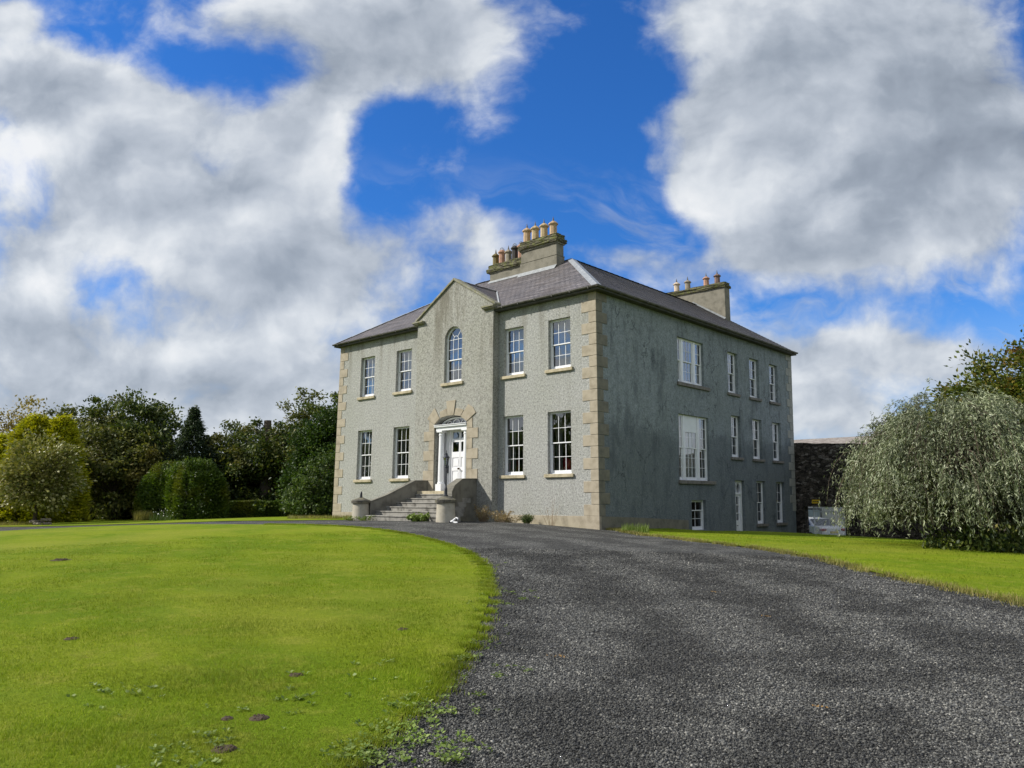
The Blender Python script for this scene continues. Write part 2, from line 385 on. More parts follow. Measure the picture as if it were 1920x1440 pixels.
    if curt == 'sides':
        curtain(plane, off, u0+.02, u0+W_*.30, v0, v1-.03, -.46, w, 'drape')
        curtain(plane, off, u1-W_*.10, u1-.02, v0, v1-.03, -.46, w, 'drape')
    elif curt == 'net':
        curtain(plane, off, u0+W_*.20, u1-.03, v0, v1-.03, -.46, w, 'curtain', .02); curtain(plane, off, u0, u0+W_*.17, v0, v1, -.46, w, 'drape')
    elif curt == 'nettop':
        curtain(plane, off, u0+W_*.20, u1-.05, v0+(v1-v0)*.48, v1-.03, -.46, w, 'curtain', .02)
    elif curt == 'swag':
        curtain(plane, off, u0+W_*.05, u0+W_*.42, v0, v1-.03, -.46, w, 'drape'); curtain(plane, off, u0+W_*.5, u0+W_*.75, v0+(v1-v0)*.45, v0+(v1-v0)*.8, -.5, w, 'curtain', .02)
    return w
for i, w in enumerate(FW_U): sash('front', 0, *w, *zU, cols=3, curt=('net', 'nettop', 'net', 'net')[i], rows=(2, 2))
for i, w in enumerate(FW_L): sash('front', 0, *w, *zL, cols=3, curt=('swag', 'sides', 'sides', 'sides')[i])
sash('front', BY, *AW, 4.95, 7.39, cols=3, arch=6.84, curt='sides', split=.41, rows=(2, 2))
for i, w in enumerate(SU[1:]): sash('side', 0, *w, 4.92, 6.88, cols=2, curt='nettop' if i < 2 else 'sides', jamb=.085)
for i, w in enumerate(SM[1:]): sash('side', 0, *w, 1.94, 3.88, cols=2, curt='sides', jamb=.085)
sash('side', 0, 6.62, 7.88, -1.27, -.03, cols=2, curt=None, rows=(1, 2), split=.66, sill=False, jamb=.07)
for w in ((12.90, 13.87), (15.15, 16.13)): sash('side', 0, *w, -1.15, .88, cols=2, curt=None, jamb=.085, sill=True)
def triple(u0, u1, v0, v1, rows, blind):
    q = UVN('side', 0); m1, m2 = u0+(u1-u0)*.235, u0+(u1-u0)*.70
    q.box(m1-.07, m1+.07, v0, v1, -.32, -.10); q.box(m2-.07, m2+.07, v0, v1, -.32, -.10)
    w = q.mb.build('tripartite_window', M['white'], house)
    sash('side', 0, u0, m1-.07, v0, v1, cols=2, curt='sides', parent=w, name='side_light', sill=False, rows=rows, rv=.12, jamb=.05)
    sash('side', 0, m2+.07, u1, v0, v1, cols=2, curt='sides' if not blind else None, parent=w, name='side_light', sill=False, rows=rows, rv=.12, jamb=.06)
    sash('side', 0, m1+.07, m2-.07, v0, v1, cols=3, curt=None if blind else 'net', parent=w, name='middle_light', sill=False, rows=rows, rv=.12, jamb=.05)
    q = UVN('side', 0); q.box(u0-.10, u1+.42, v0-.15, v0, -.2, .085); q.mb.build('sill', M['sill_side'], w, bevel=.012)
    if blind:
        q = UVN('side', 0); q.box(m1+.13, m2-.10, v0+.03, v1-.7, -.29, -.27); q.mb.build('shutter_panel', M['blind'], w)
        q = UVN('side', 0); q.box(m1+.05, m2-.16, v1-.72, v1-.03, -.115, -.105); q.mb.build('white_board', M['blind'], w)
        q = UVN('side', 0); q.box(m2+.10, u1-.30, v0+.03, v1-.5, -.33, -.32); q.mb.build('shutter_panel', M['drape'], w)
# flatten: the lights of a three-part window are parts of that window; their sashes stay one level down
triple(*SU[0], 4.92, 6.88, (2, 2), False)
triple(*SM[0], .80, 3.565, (3, 3), True)

# basement door with glazed upper half and gothic fanlight
q = UVN('side', 0); y0, y1 = 10.66, 11.60
q.box(y0, y0+.07, -2.35, .88, -.30, -.14); q.box(y1-.11, y1, -2.35, .88, -.30, -.14); q.box(y0+.07, y1-.11, .80, .88, -.30, -.14); q.box(y0+.07, y1-.11, .24, .33, -.30, -.135)
d = q.mb.build('basement_door', M['white'], house)
q = UVN('side', 0)
q.box(y0+.07, y0+.15, -2.3, .24, -.27, -.2); q.box(y1-.22, y1-.11, -2.3, .24, -.27, -.2); q.box(y0+.15, y1-.22, .14, .24, -.27, -.2); q.box(y0+.15, y1-.22, -2.3, -.95, -.27, -.205)
for v in (-.62, -.24): q.box(y0+.15, y1-.22, v-.02, v+.02, -.26, -.2)
um = (y0+.15+y1-.22)/2; q.box(um-.02, um+.02, -.95, .14, -.26, -.2); q.box(um-.015, um+.015, -2.2, -1.1, -.21, -.195)
q.mb.build('door_leaf', M['white'], d)
q = UVN('side', 0); q.quad(y0+.1, y1-.15, -.97, .2, -.24); q.quad(y0+.08, y1-.12, .34, .8, -.24); q.mb.build('pane', M['glass'], d)
q = UVN('side', 0)
for s0, s1 in ((y0+.07, um), (um, y1-.11)):   # pointed heads
    c = (s0+s1)/2
    q.mb.prism([q.P(s0, .80, -.16), q.P(s0, .52, -.16), q.P(s0+.05, .66, -.16), q.P(c, .80, -.16)], (-.05, 0, 0)); q.mb.prism([q.P(s1, .80, -.16), q.P(c, .80, -.16), q.P(s1-.05, .66, -.16), q.P(s1, .52, -.16)], (-.05, 0, 0))
q.box(um-.02, um+.02, .33, .8, -.2, -.16); q.mb.build('fanlight_bars', M['white'], d)
q = UVN('side', 0); q.box(um+.02, um+.16, -1.2, -1.17, -.2, -.19); q.mb.build('letter_slot', M['iron'], d)

# ---- front door
door = MB(bt); fy = .02
door.box((-8.33, fy, .36), (-7.78, fy+.06, 3.0)); door.box((-6.66, fy, .36), (-6.45, fy+.06, 3.0)); door.box((-7.78, fy, 2.92), (-6.66, fy+.06, 3.0))
door.box((-7.82, fy-.03, .36), (-7.78, fy, 2.96)); door.box((-8.02, fy-.02, .36), (-7.98, fy, 2.96))
dr = door.build('front_door', M['whitedoor'], house)
leaf = MB(bt); X0, X1, XM = -7.78, -6.66, -7.22; yd = .05
for x0, x1 in ((X0, X0+.10), (XM-.06, XM+.06), (X1-.10, X1)): leaf.box((x0, yd, .38), (x1, yd+.05, 2.92))
for z0, z1 in ((.38, .56), (1.22, 1.36), (1.78, 2.02), (2.44, 2.58), (2.86, 2.92)):
    leaf.box((X0+.10, yd+.001, z0), (XM-.06, yd+.05, z1)); leaf.box((XM+.06, yd+.001, z0), (X1-.10, yd+.05, z1))
for x0, x1 in ((X0+.10, XM-.06), (XM+.06, X1-.10)):
    for z0, z1 in ((.56, 1.22), (1.36, 1.78)):
        leaf.box((x0, yd+.03, z0), (x1, yd+.05, z1)); leaf.box((x0+.05, yd+.012, z0+.05), (x1-.05, yd+.03, z1-.05))
leaf.box((XM-.008, yd-.012, .38), (XM+.008, yd, 2.9))
lf = leaf.build('door_leaf', M['whitedoor'], dr)
gp = MB(bt)
for x0, x1 in ((X0+.10, XM-.06), (XM+.06, X1-.10)):
    for z0, z1 in ((2.02, 2.44), (2.58, 2.86)): gp.poly([(x0, yd+.03, z0), (x1, yd+.03, z0), (x1, yd+.03, z1), (x0, yd+.03, z1)])
gp.build('pane', M['glass'], dr)
k = MB(bt)
for i in range(1): k.tube([(XM, yd-.01, 1.3), (XM, yd-.09, 1.3)], [.02, .045], 12)
k.build('knob', M['brass'], dr, smooth=True)
k = MB(bt); k.box((-7.90, -.03, 1.12), (-7.84, .0, 1.45)); k.tube([(-7.87, -.03, 1.2), (-7.87, -.09, 1.22), (-7.87, -.09, 1.38), (-7.87, -.03, 1.4)], .012, 6); k.build('pull_handle', M['iron'], dr)
k = MB(bt); k.box((-8.08, .0, 1.72), (-8.03, .02, 1.82)); k.build('bell_push', M['iron'], dr)
# columns
for cx in (-8.12, -6.60):
    c = MB(bt)
    c.box((cx-.17, -.36+.02, .36), (cx+.17, -.02, .66)); c.lathe((cx, -.18, .66), [(.155, 0), (.155, .05), (.14, .07), (.132, .1), (.13, .5), (.112, 2.0), (.112, 2.06), (.13, 2.07), (.13, 2.10), (.115, 2.11), (.118, 2.17), (.15, 2.21)], 28)
    c.box((cx-.165, -.34, 2.87), (cx+.165, -.02, 2.93))
    c.build('column', M['white'], house, smooth=False)
e = MB(bt)
e.box((-8.33, -.33, 2.93), (-6.43, -.02, 3.05)); e.box((-8.36, -.36, 3.05), (-6.42, -.02, 3.08)); e.box((-8.385, -.40, 3.08), (-6.42, -.02, 3.15)); e.box((-8.385, -.43, 3.15), (-6.42, -.02, 3.175))
e.build('entablature', M['white'], house, bevel=.006)
# fanlight tracery over the door
f = MB(bt); yf = -.01
def bar2(p, p2, w_=.014):
    d_ = Vector((p2[0]-p[0], p2[1]-p[1])).normalized(); e_ = Vector((-d_.y, d_.x))*w_
    f.prism([(p[0]+e_.x, yf, p[1]+e_.y), (p[0]-e_.x, yf, p[1]-e_.y), (p2[0]-e_.x, yf, p2[1]-e_.y), (p2[0]+e_.x, yf, p2[1]+e_.y)], (0, .03, 0))
A = arch_pts(-8.34, -6.47, 3.17, 3.50, 24); B = arch_pts(-8.2, -6.6, 3.17, 3.44, 24)
for i in range(24): f.prism([(A[i][0], yf, A[i][1]), (A[i+1][0], yf, A[i+1][1]), (B[i+1][0], yf, B[i+1][1]), (B[i][0], yf, B[i][1])], (0, .05, 0))
for cx, rr, hh in ((-7.4, .22, .24), (-7.83, .16, .18), (-6.97, .16, .18)):
    A = arch_pts(cx-rr, cx+rr, 3.17, 3.17+hh, 12)
    for i in range(12): bar2(A[i], A[i+1])
fan = f.build('fanlight', M['white'], house)
f = MB(bt); A = arch_pts(-8.35, -6.45, 3.17, 3.51, 20); f.poly([(x, .03, z) for x, z in A]); f.build('pane', M['glass'], fan)
# door surround in dressed stone
s = MB(bt); rows = [3.17, 2.94, 2.518, 2.098, 1.668, 1.25, .825, .37]
for k_ in range(len(rows)-1):
    z1, z0 = rows[k_]-.010, rows[k_+1]
    wL = (.34, .67)[k_ % 2]; wR = (.34, .67)[k_ % 2]
    if k_ == 0: s.prism([(-6.41, BY-.025, z0), (-6.07, BY-.025, z0), (-6.07, BY-.025, 3.37), (-6.41, BY-.025, z1+.03)], (0, .08, 0)); s.prism([(-8.74, BY-.025, z0), (-8.40, BY-.025, z0), (-8.40, BY-.025, z1+.03), (-8.74, BY-.025, 3.40)], (0, .08, 0)); continue
    s.box((-6.41, BY-.025, z0), (-6.41+wR, BY+.05, z1)); s.box((-8.40-wL, BY-.025, z0), (-8.40, BY+.05, z1))
def vs_(pts, d_=.025):
    c = Vector((sum(p[0] for p in pts)/len(pts), sum(p[1] for p in pts)/len(pts)))
    pts = [tuple(c+(Vector(p)-c)*(1-.012/max(.05, (Vector(p)-c).length))) for p in pts]
    s.prism([(x, BY-d_, z) for x, z in pts], (0, .08, 0))
vs_([(-7.67, 4.18), (-7.59, 3.53), (-7.19, 3.53), (-7.08, 4.18)], .04)
vs_([(-7.09, 3.84), (-7.19, 3.535), (-6.78, 3.46), (-6.59, 3.72), (-6.84, 3.80)]); vs_([(-6.33, 3.95), (-6.78, 3.46), (-6.41, 3.21), (-5.86, 3.55), (-6.03, 3.79)], .035)
vs_([(-7.65, 3.86), (-8.08, 3.75), (-8.06, 3.47), (-7.6, 3.535)]); vs_([(-8.40, 3.95), (-8.88, 3.49), (-8.74, 3.40), (-8.40, 3.21), (-8.06, 3.46)], .035)
s.build('door_surround', M['quoin'], house, bevel=.008)
# pediment coping and kneelers
c = MB(bt); cx = -7.325
for sg in (-1, 1):
    xo = BX1+.14 if sg > 0 else BX0-.14
    a = Vector((xo, 0, 7.92)); b_ = Vector((cx, 0, 9.42)); up = Vector((0, 0, .13))
    c.prism([(a.x, BY-.07, a.z), (b_.x, BY-.07, b_.z), (b_.x, BY-.07, b_.z+.115), (a.x, BY-.07, a.z+.09)], (0, .42, 0))
c.build('coping', M['coping'], house, bevel=.012)
c = MB(bt)
for x0, x1 in ((BX1-.56, BX1+.14), (BX0-.22, BX0+.48)):
    for (dz0, dz1, o_) in ((7.76, 7.80, -.10), (7.80, 7.85, -.04), (7.85, 7.92, 0)):
        c.box((x0-o_*.5, BY-.17-o_, dz0), (x1+o_*.5, .06, dz1))
c.build('kneeler', M['coping'], house, bevel=.01)

# ---- roof
SL = .637; RX0, RX1, RY0, RY1, RZ0 = -16.22, .30, -.30, 17.78, 7.80
AP = (-4.85, 4.85, 11.08); AL = (-11.07, 4.85, 11.08)
def slope(name, lo0, lo1, hi0, hi1, parent, course=.2):
    """slate slope laid in overlapping courses between a lower and an upper edge"""
    lo0, lo1, hi0, hi1 = map(Vector, (lo0, lo1, hi0, hi1)); ax = (lo1-lo0).normalized()
    d_ = (hi0-lo0); d_ -= ax*d_.dot(ax); L = d_.length; upv = d_/L; nrm = ax.cross(upv).normalized()
    if nrm.z < 0: nrm = -nrm
    n = int(L/course)+1; vs = []; fs = []; uvs = []
    for i in range(n):
        a, b_ = i/n, (i+1)/n
        rowu = random.random()
        for t_, lift in ((a, .016), (b_, .003)):
            for e0, e1 in ((lo0, hi0), (lo1, hi1)):
                p = e0.lerp(e1, t_)+nrm*lift; vs.append(p)
                uvs.append(((p-lo0).dot(ax)+0.0, (i+ (0 if t_ == a else .98))*.205))
        k_ = len(vs)-4; fs.append((k_, k_+1, k_+3, k_+2))
        if i: # riser
            vs += [lo0.lerp(hi0, a)+nrm*.0, lo1.lerp(hi1, a)+nrm*.0]; uvs += [(0, i*.205), (1, i*.205)]
            j = len(vs)-2; fs.append((j, j+1, k_+1, k_))
    me = bpy.data.meshes.new(name); me.from_pydata([tuple(v) for v in vs], [], fs); me.materials.append(M['slate'])
    ul = me.uv_layers.new(name='UVMap')
    for lp in me.loops: ul.data[lp.index].uv = uvs[lp.vertex_index]
    me.update(); return link(bpy.data.objects.new(name, me), parent)
Zr = 11.08
mb = MB(); mb.poly([(RX0+.05, RY0+.05, 7.76), (RX1-.05, RY0+.05, 7.76), (RX1-.05, RY1-.03, 7.76), (RX0+.05, RY1-.03, 7.76)])
roof = mb.build('roof', M['soffit'], house)
slope('slate_slope', (RX0, RY0, RZ0), (RX1, RY0, RZ0), AL, AP, roof)
slope('slate_slope', (RX1, RY0, RZ0), (RX1, RY1, RZ0), AP, (AP[0], RY1, Zr), roof)
slope('slate_slope', (RX0, RY1, RZ0), (RX0, RY0, RZ0), (AL[0], RY1, Zr), AL, roof)
VX, VZ = -7.96, 9.10
slope('slate_slope', (VX, 7.96, VZ), (VX, RY1, VZ), AP, (AP[0], RY1, Zr), roof)
slope('slate_slope', (VX, RY1, VZ), (VX, 7.96, VZ), (AL[0], RY1, Zr), AL, roof)
slope('slate_slope', (VX-.01, 7.96, VZ), (VX, 7.96, VZ), AL, AP, roof)
# small roof behind the pediment
zb, zt = 7.93, 9.44; yb = RY0+(zt-RZ0)/SL
slope('slate_slope', (BX1+.12, -.06, zb), (BX1+.10, .02, zb+.02), (-7.25, -.06, zt), (-7.25, yb, zt), roof)
slope('slate_slope', (BX0-.05, .02, zb+.02), (BX0-.05, -.06, zb), (-7.25, yb, zt), (-7.25, -.06, zt), roof)
# lead: hips, ridges, valleys
def strip(mb, a, b_, w, t_=.03, seg=.5, gap=.012, side=None):
    a, b_ = Vector(a), Vector(b_); d_ = (b_-a); L = d_.length; d_ /= L; h_ = Vector((d_.y, -d_.x, 0)).normalized()
    n = max(1, int(L/seg))
    for i in range(n):
        p0 = a+d_*(L*i/n); p1 = a+d_*(L*(i+1)/n-gap); lift = Vector((0, 0, .05))
        dn = Vector((0, 0, -w*SL*.7))
        mb.add([tuple(p) for p in (p0-h_*w+dn+lift, p0+lift, p0+h_*w+dn+lift, p1-h_*w+dn+lift*1.25, p1+lift*1.25, p1+h_*w+dn+lift*1.25)], [(0, 1, 4, 3), (1, 2, 5, 4), (0, 3, 5, 2)])
l = MB()
strip(l, (RX1-.02, RY0+.02, RZ0), AP, .20, seg=.62); strip(l, (RX0, RY0, RZ0), AL, .13, seg=.9)
l.build('hip_lead', M['lead'], roof)
l = MB(); strip(l, AL, (-9.9, 4.85, Zr), .12); strip(l, (-9.9, 4.85, Zr), AP, .1); strip(l, (-7.25, -.1, zt), (-7.25, yb, zt), .08)
for sg, xx in ((1, BX1+.1), (-1, BX0-.05)):
    a, b_ = Vector((xx, -.1, 7.98)), Vector((-7.25, yb, zt+.03)); n_ = Vector((sg*.06, 0, .02)); l.add([tuple(a-n_), tuple(a+n_), tuple(b_+n_), tuple(b_-n_)], [(0, 1, 2, 3)])
l.build('ridge_lead', M['lead'], roof)
l = MB(); strip(l, AP, (AP[0], RY1, Zr), .10, seg=.45, gap=.008); strip(l, AL, (AL[0], RY1, Zr), .10)
l.build('ridge_tiles', M['soffit'], roof)
# gutters with brackets
gt = MB()
def gutter(a, b_, out):
    a, b_, out = Vector(a), Vector(b_), Vector(out); d_ = (b_-a).normalized(); pr = []
    for i in range(7):
        t_ = math.pi*i/6; pr.append(out*(-.065*math.cos(t_))+Vector((0, 0, -.07*math.sin(t_))))
    pr += [p*.86 for p in pr[::-1]]
    gt.prism([tuple(a+p) for p in pr], b_-a)
    L = (b_-a).length; n = int(L/1.0)
    for i in range(n+1):
        c_ = a+d_*(L*(i+.5)/(n+1))
        w_ = d_*.012
        gt.prism([tuple(c_-w_+out*-.28+Vector((0, 0, -.10))), tuple(c_-w_+out*.07+Vector((0, 0, -.09))), tuple(c_-w_+out*.07+Vector((0, 0, -.02))), tuple(c_-w_+out*-.28+Vector((0, 0, -.06)))], w_*2)
        gt.prism([tuple(c_-w_*2+out*.068), tuple(c_-w_*2+out*.078), tuple(c_-w_*2+out*.04+Vector((0, 0, -.085))), tuple(c_-w_*2+out*.0+Vector((0, 0, -.085)))], w_*4)
gutter((RX0-.02, RY0-.03, 7.80), (BX0-.1, RY0-.03, 7.80), (0, -1, 0)); gt.build('gutter', M['gutter'], house); gt = MB(); gutter((BX1+.1, RY0-.03, 7.80), (RX1+.08, RY0-.03, 7.80), (0, -1, 0)); gutter((RX1+.03, RY0-.08, 7.80), (RX1+.03, RY1, 7.80), (1, 0, 0))
gt.build('gutter', M['gutter'], house)
mb = MB(); mb.box((RX0+.03, RY0+.005, 7.66), (BX0-.02, RY0+.04, 7.79)); mb.box((BX1+.02, RY0+.005, 7.66), (RX1-.04, RY0+.04, 7.79)); mb.box((RX1-.04, RY0+.005, 7.66), (RX1-.005, RY1-.03, 7.79))
mb.box((RX0+.03, RY0+.04, 7.66), (RX1-.04, .02, 7.70)); mb.box((-.02, .02, 7.66), (RX1-.04, RY1-.03, 7.70)); mb.box((RX0+.03, .02, 7.66), (-15.9, RY1-.03, 7.70))
mb.box((RX0+.03, RY1-.06, 7.66), (RX1-.04, RY1-.03, 7.79))
mb.build('eaves_board', M['soffit'], house)

# ---- chimneys
POTC = {'buff': (.42, .29, .17), 'yellow': (.42, .32, .18), 'pink': (.38, .21, .14), 'dark': (.035, .032, .03), 'moss': (.14, .11, .03), 'grey': (.26, .22, .16), 'brown': (.16, .10, .08), 'pale': (.52, .42, .32)}
for k_, v_ in POTC.items(): M['pot_'+k_] = simple('clay_'+k_, v_, .75, .22, 7)
def pot(x, y, z0, hgt, m, parent, r=.165, cap='spike'):
    p = MB(); H_ = hgt-.30 if cap == 'spike' else hgt-.12
    prof = [(r*1.05, -.1), (r*1.05, .04), (r*.95, .06), (r*.9, H_*.78), (r*1.0, H_*.80), (r*1.0, H_*.84), (r*1.25, H_*.86), (r*1.25, H_*.93), (r*1.1, H_*.95), (r*.95, H_), (r*.5, H_+.06)]
    p.lathe((x, y, z0), prof, 8)
    o = p.build('chimney_pot', M['pot_'+m], parent, bevel=.006)
    q_ = MB()
    if cap == 'spike': q_.lathe((x, y, z0+H_+.05), [(.07, 0), (.045, .06), (.012, .22), (.004, .26)], 8)
    else:
        for a in range(4):
            an = a*math.pi/4; q_.tube([(x+.13*math.cos(an)*math.cos(t_), y+.13*math.sin(an)*math.cos(t_), z0+H_+.02+.16*math.sin(t_)) for t_ in [math.pi*i/8 for i in range(9)]], .006, 4)
    return o, q_
def rough_cap(x0, x1, y0, y1, z0, z1, parent, m, name='chimney_cap', amp=.03):
    bm = bmesh.new(); n = max(2, int((x1-x0)/.12))
    for lv, (ex, a, b_) in enumerate(((0, z0, z0+(z1-z0)*.45), (-.07, z0+(z1-z0)*.45, z1))):
        r_ = bmesh.ops.create_cube(bm, size=1)
        for v in r_['verts']: v.co = Vector(((x0-ex if v.co.x < 0 else x1+ex), (y0-ex if v.co.y < 0 else y1+ex), (a if v.co.z < 0 else b_)))
    bmesh.ops.subdivide_edges(bm, edges=bm.edges[:], cuts=7, use_grid_fill=True)
    for v in bm.verts: v.co += Vector((random.uniform(-1, 1)*amp, random.uniform(-1, 1)*amp, random.uniform(-1, 1)*amp*.8))
    me = bpy.data.meshes.new(name); bm.to_mesh(me); bm.free(); me.materials.append(m); return link(bpy.data.objects.new(name, me), parent)
def pots(lst, y, zb_, parent):
    sp = MB()
    for x, zt_, m, cap, r in lst:
        o, q_ = pot(x, y, zb_, zt_-zb_, m, parent, r, cap); sp.v += []; b0 = len(sp.v); sp.v += q_.v; sp.f += [[b0+i for i in f_] for f_ in q_.f]; sp.mi += [0]*len(q_.f)
    sp.build('pot_cowls', M['gutter'], parent)
CY0, CY1 = 4.14, 4.73
mb = MB(); mb.box((-7.44, CY0, 9.9), (-5.18, CY1, 11.24)); mb.box((-7.41, CY0+.03, 11.24), (-5.21, CY1-.03, 11.80)); mb.box((-7.46, CY0-.025, 11.80), (-5.16, CY1+.025, 11.88)); mb.box((-7.46, CY0-.02, 11.225), (-5.16, CY1+.02, 11.25))
ch = mb.build('chimney', M['chimney'], house, bevel=.01)
rough_cap(-7.50, -5.10, CY0-.1, CY1+.1, 11.88, 12.28, ch, M['mossy'])
pots([(-7.25, 13.30, 'buff', 'spike', .19), (-6.72, 13.28, 'yellow', 'spike', .19), (-6.17, 13.27, 'yellow', 'spike', .19), (-5.60, 13.24, 'buff', 'spike', .19)], 4.43, 12.2, ch)
mb = MB(); mb.box((-9.66, CY0+.2, 10.0), (-7.44, CY1+.1, 11.22)); mb.box((-9.69, CY0+.17, 11.22), (-7.44, CY1+.13, 11.28))
ch2 = mb.build('chimney', M['chimney'], house, bevel=.01)
rough_cap(-9.82, -7.45, CY0+.1, CY1+.2, 11.28, 11.66, ch2, M['mossy'])
pots([(-9.50, 12.55, 'moss', 'spike', .17), (-9.07, 12.48, 'pink', 'cage', .17), (-8.63, 12.56, 'grey', 'spike', .17), (-8.20, 12.50, 'dark', 'cage', .17), (-7.78, 12.50, 'pink', 'cage', .17)], 4.6, 11.6, ch2)
mb = MB(); mb.box((-8.2, 16.42, 8.6), (-3.03, 17.0, 11.84)); mb.box((-3.06, 16.40, 9.3), (-3.01, 17.02, 9.95))
ch3 = mb.build('chimney', M['chimney'], house, bevel=.01)
rough_cap(-8.3, -2.95, 16.34, 17.08, 11.84, 12.14, ch3, M['mossy'])
pots([(-6.22, 12.98, 'pale', 'spike', .175), (-5.49, 12.97, 'grey', 'spike', .175), (-4.29, 12.95, 'pink', 'spike', .175), (-3.60, 12.97, 'brown', 'spike', .175)], 16.71, 12.1, ch3)
def slz(y): return RZ0+SL*(y-RY0)
l = MB()
l.poly([(-5.16, CY0-.02, slz(CY0)+.13), (-7.46, CY0-.02, slz(CY0)+.13), (-7.46, CY0-.22, slz(CY0-.22)+.03), (-5.16, CY0-.22, slz(CY0-.22)+.03)])
l.build('chimney_lead', M['lead'], roof); l = MB(); l.poly([(-7.46, CY0+.18, slz(CY0+.18)+.1), (-9.7, CY0+.18, slz(CY0+.18)+.1), (-9.7, CY0+.06, slz(CY0+.06)+.03), (-7.46, CY0+.06, slz(CY0+.06)+.03)])
l.build('chimney_lead', M['lead'], roof); l = MB()
def slx(x): return RZ0+SL*(RX1-x)
l.poly([(-3.0, 16.40, slx(-3.0)+.14), (-5.0, 16.40, slx(-5.0)+.12), (-5.0, 16.22, slx(-5.0)+.03), (-3.0, 16.22, slx(-3.0)+.03)])
l.build('chimney_lead', M['lead'], roof)
# ---- inside: floors and partitions so the rooms read dark
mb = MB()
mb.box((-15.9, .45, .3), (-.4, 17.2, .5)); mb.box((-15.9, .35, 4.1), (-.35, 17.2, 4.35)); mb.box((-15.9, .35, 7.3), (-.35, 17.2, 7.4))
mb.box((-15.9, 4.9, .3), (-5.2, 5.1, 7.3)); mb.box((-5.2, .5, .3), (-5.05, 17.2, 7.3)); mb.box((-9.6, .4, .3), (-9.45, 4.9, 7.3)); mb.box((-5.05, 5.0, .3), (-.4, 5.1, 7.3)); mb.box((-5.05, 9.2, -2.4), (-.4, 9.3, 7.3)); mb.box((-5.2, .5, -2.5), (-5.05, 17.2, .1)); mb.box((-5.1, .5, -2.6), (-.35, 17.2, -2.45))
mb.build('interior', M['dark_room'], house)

# ================================================================== chairs inside the front windows
CH = (-1.95, -4.62)
def chair(x, y, label):
    t = empty('dining_chair', (x, y, .50)); tag(t, label, 'chair', 'red chairs behind the ground floor windows')
    b = MB(); n = 12; prof = [(-.25, .45), (-.27, .85)]+[(.27*-math.cos(math.pi*i/n), .92+.16*math.sin(math.pi*i/n)) for i in range(n+1)]+[(.27, .8), (.25, .45)]
    b.prism([(px, -.03, pz) for px, pz in prof], (0, .06, 0)); b.build('backrest', M['red'], t, bevel=.02)
    b = MB(); b.box((-.25, .02, .40), (.25, .5, .48)); b.build('seat', M['red'], t, bevel=.02)
    for sx in (-.22, .22):
        for sy in (.0, .46):
            b = MB(); b.tube([(sx, sy, 0), (sx, sy, .42)], [.018, .025], 6); b.build('leg', M['wood'], t)
    return t
chair(CH[1], .60, 'red rounded chair back inside the window beside the entrance bay')
chair(CH[0], .58, 'red rounded chair back inside the window nearest the pale house corner')

# ================================================================== steps, pillars, lamp
steps = empty('entrance_steps', (0, 0, 0)); tag(steps, 'worn grey stone steps with sloping flank walls rising to the white front door', 'steps')
ZS = [-.614, -.444, -.27, -.10, .069, .24]; YS = [-3.28, -2.82, -2.36, -1.90, -1.47, -1.03]
gz = -1.15
QL = [(-8.93, -.34, .78), (-8.93, -1.05, .77), (-9.17, -2.33, .16), (-9.38, -3.0, -.10)]; QR = [(-5.95, -.34, .81), (-5.95, -1.18, .79), (-5.62, -1.95, .52), (-5.05, -2.65, .26), (-4.55, -3.12, .08)]
def xat(Q, y):
    for (xa, ya, _), (xb, yb2, _) in zip(Q, Q[1:]):
        if y >= yb2: return xa+(xb-xa)*(ya-y)/(ya-yb2)
    return Q[-1][0]
for i in range(6):
    b = MB(); y = YS[i]; xl, xr = xat(QL, y)-.02, xat(QR, y)+.02; yb2 = YS[i+1]+.35 if i < 5 else -.34
    b.box((xl, y, gz if i == 0 else ZS[i-1]-.02), (xr, yb2, ZS[i]-.045)); b.box((xl, y-.03, ZS[i]-.045), (xr, yb2, ZS[i])); b.build('step', M['step'], steps, bevel=.012)
b = MB(); b.box((-8.85, -.96, .20), (-6.0, -.36, .362)); b.box((-8.38, -.36, .20), (-6.43, .0, .36)); b.build('landing', M['sill'], steps, bevel=.012)
def flank(Q, w_):
    def ribbon(zlo, zhi, ww):
        b = MB(); vs = []; n = len(Q)
        for k_, (x, y, z) in enumerate(Q):
            d_ = Vector(Q[min(k_+1, n-1)][:2])-Vector(Q[max(k_-1, 0)][:2]); d_.normalize(); s_ = Vector((d_.y, -d_.x))*ww
            lo = gz if zlo is None else z+zlo
            vs += [(x-s_.x, y-s_.y, lo), (x+s_.x, y+s_.y, lo), (x+s_.x, y+s_.y, z+zhi), (x-s_.x, y-s_.y, z+zhi)]
        fs = [(4*k_+a_, 4*k_+(a_+1) % 4, 4*k_+4+(a_+1) % 4, 4*k_+4+a_) for k_ in range(n-1) for a_ in range(4)]+[(3, 2, 1, 0), (4*n-4, 4*n-3, 4*n-2, 4*n-1)]
        b.add(vs, fs); return b
    o = ribbon(None, 0, w_).build('flank_wall', M['cement'], steps, bevel=.015); ribbon(.002, .05, w_+.02).build('flank_coping', M['cement'], o, bevel=.01)
flank(QL, .14); flank(QR, .14)
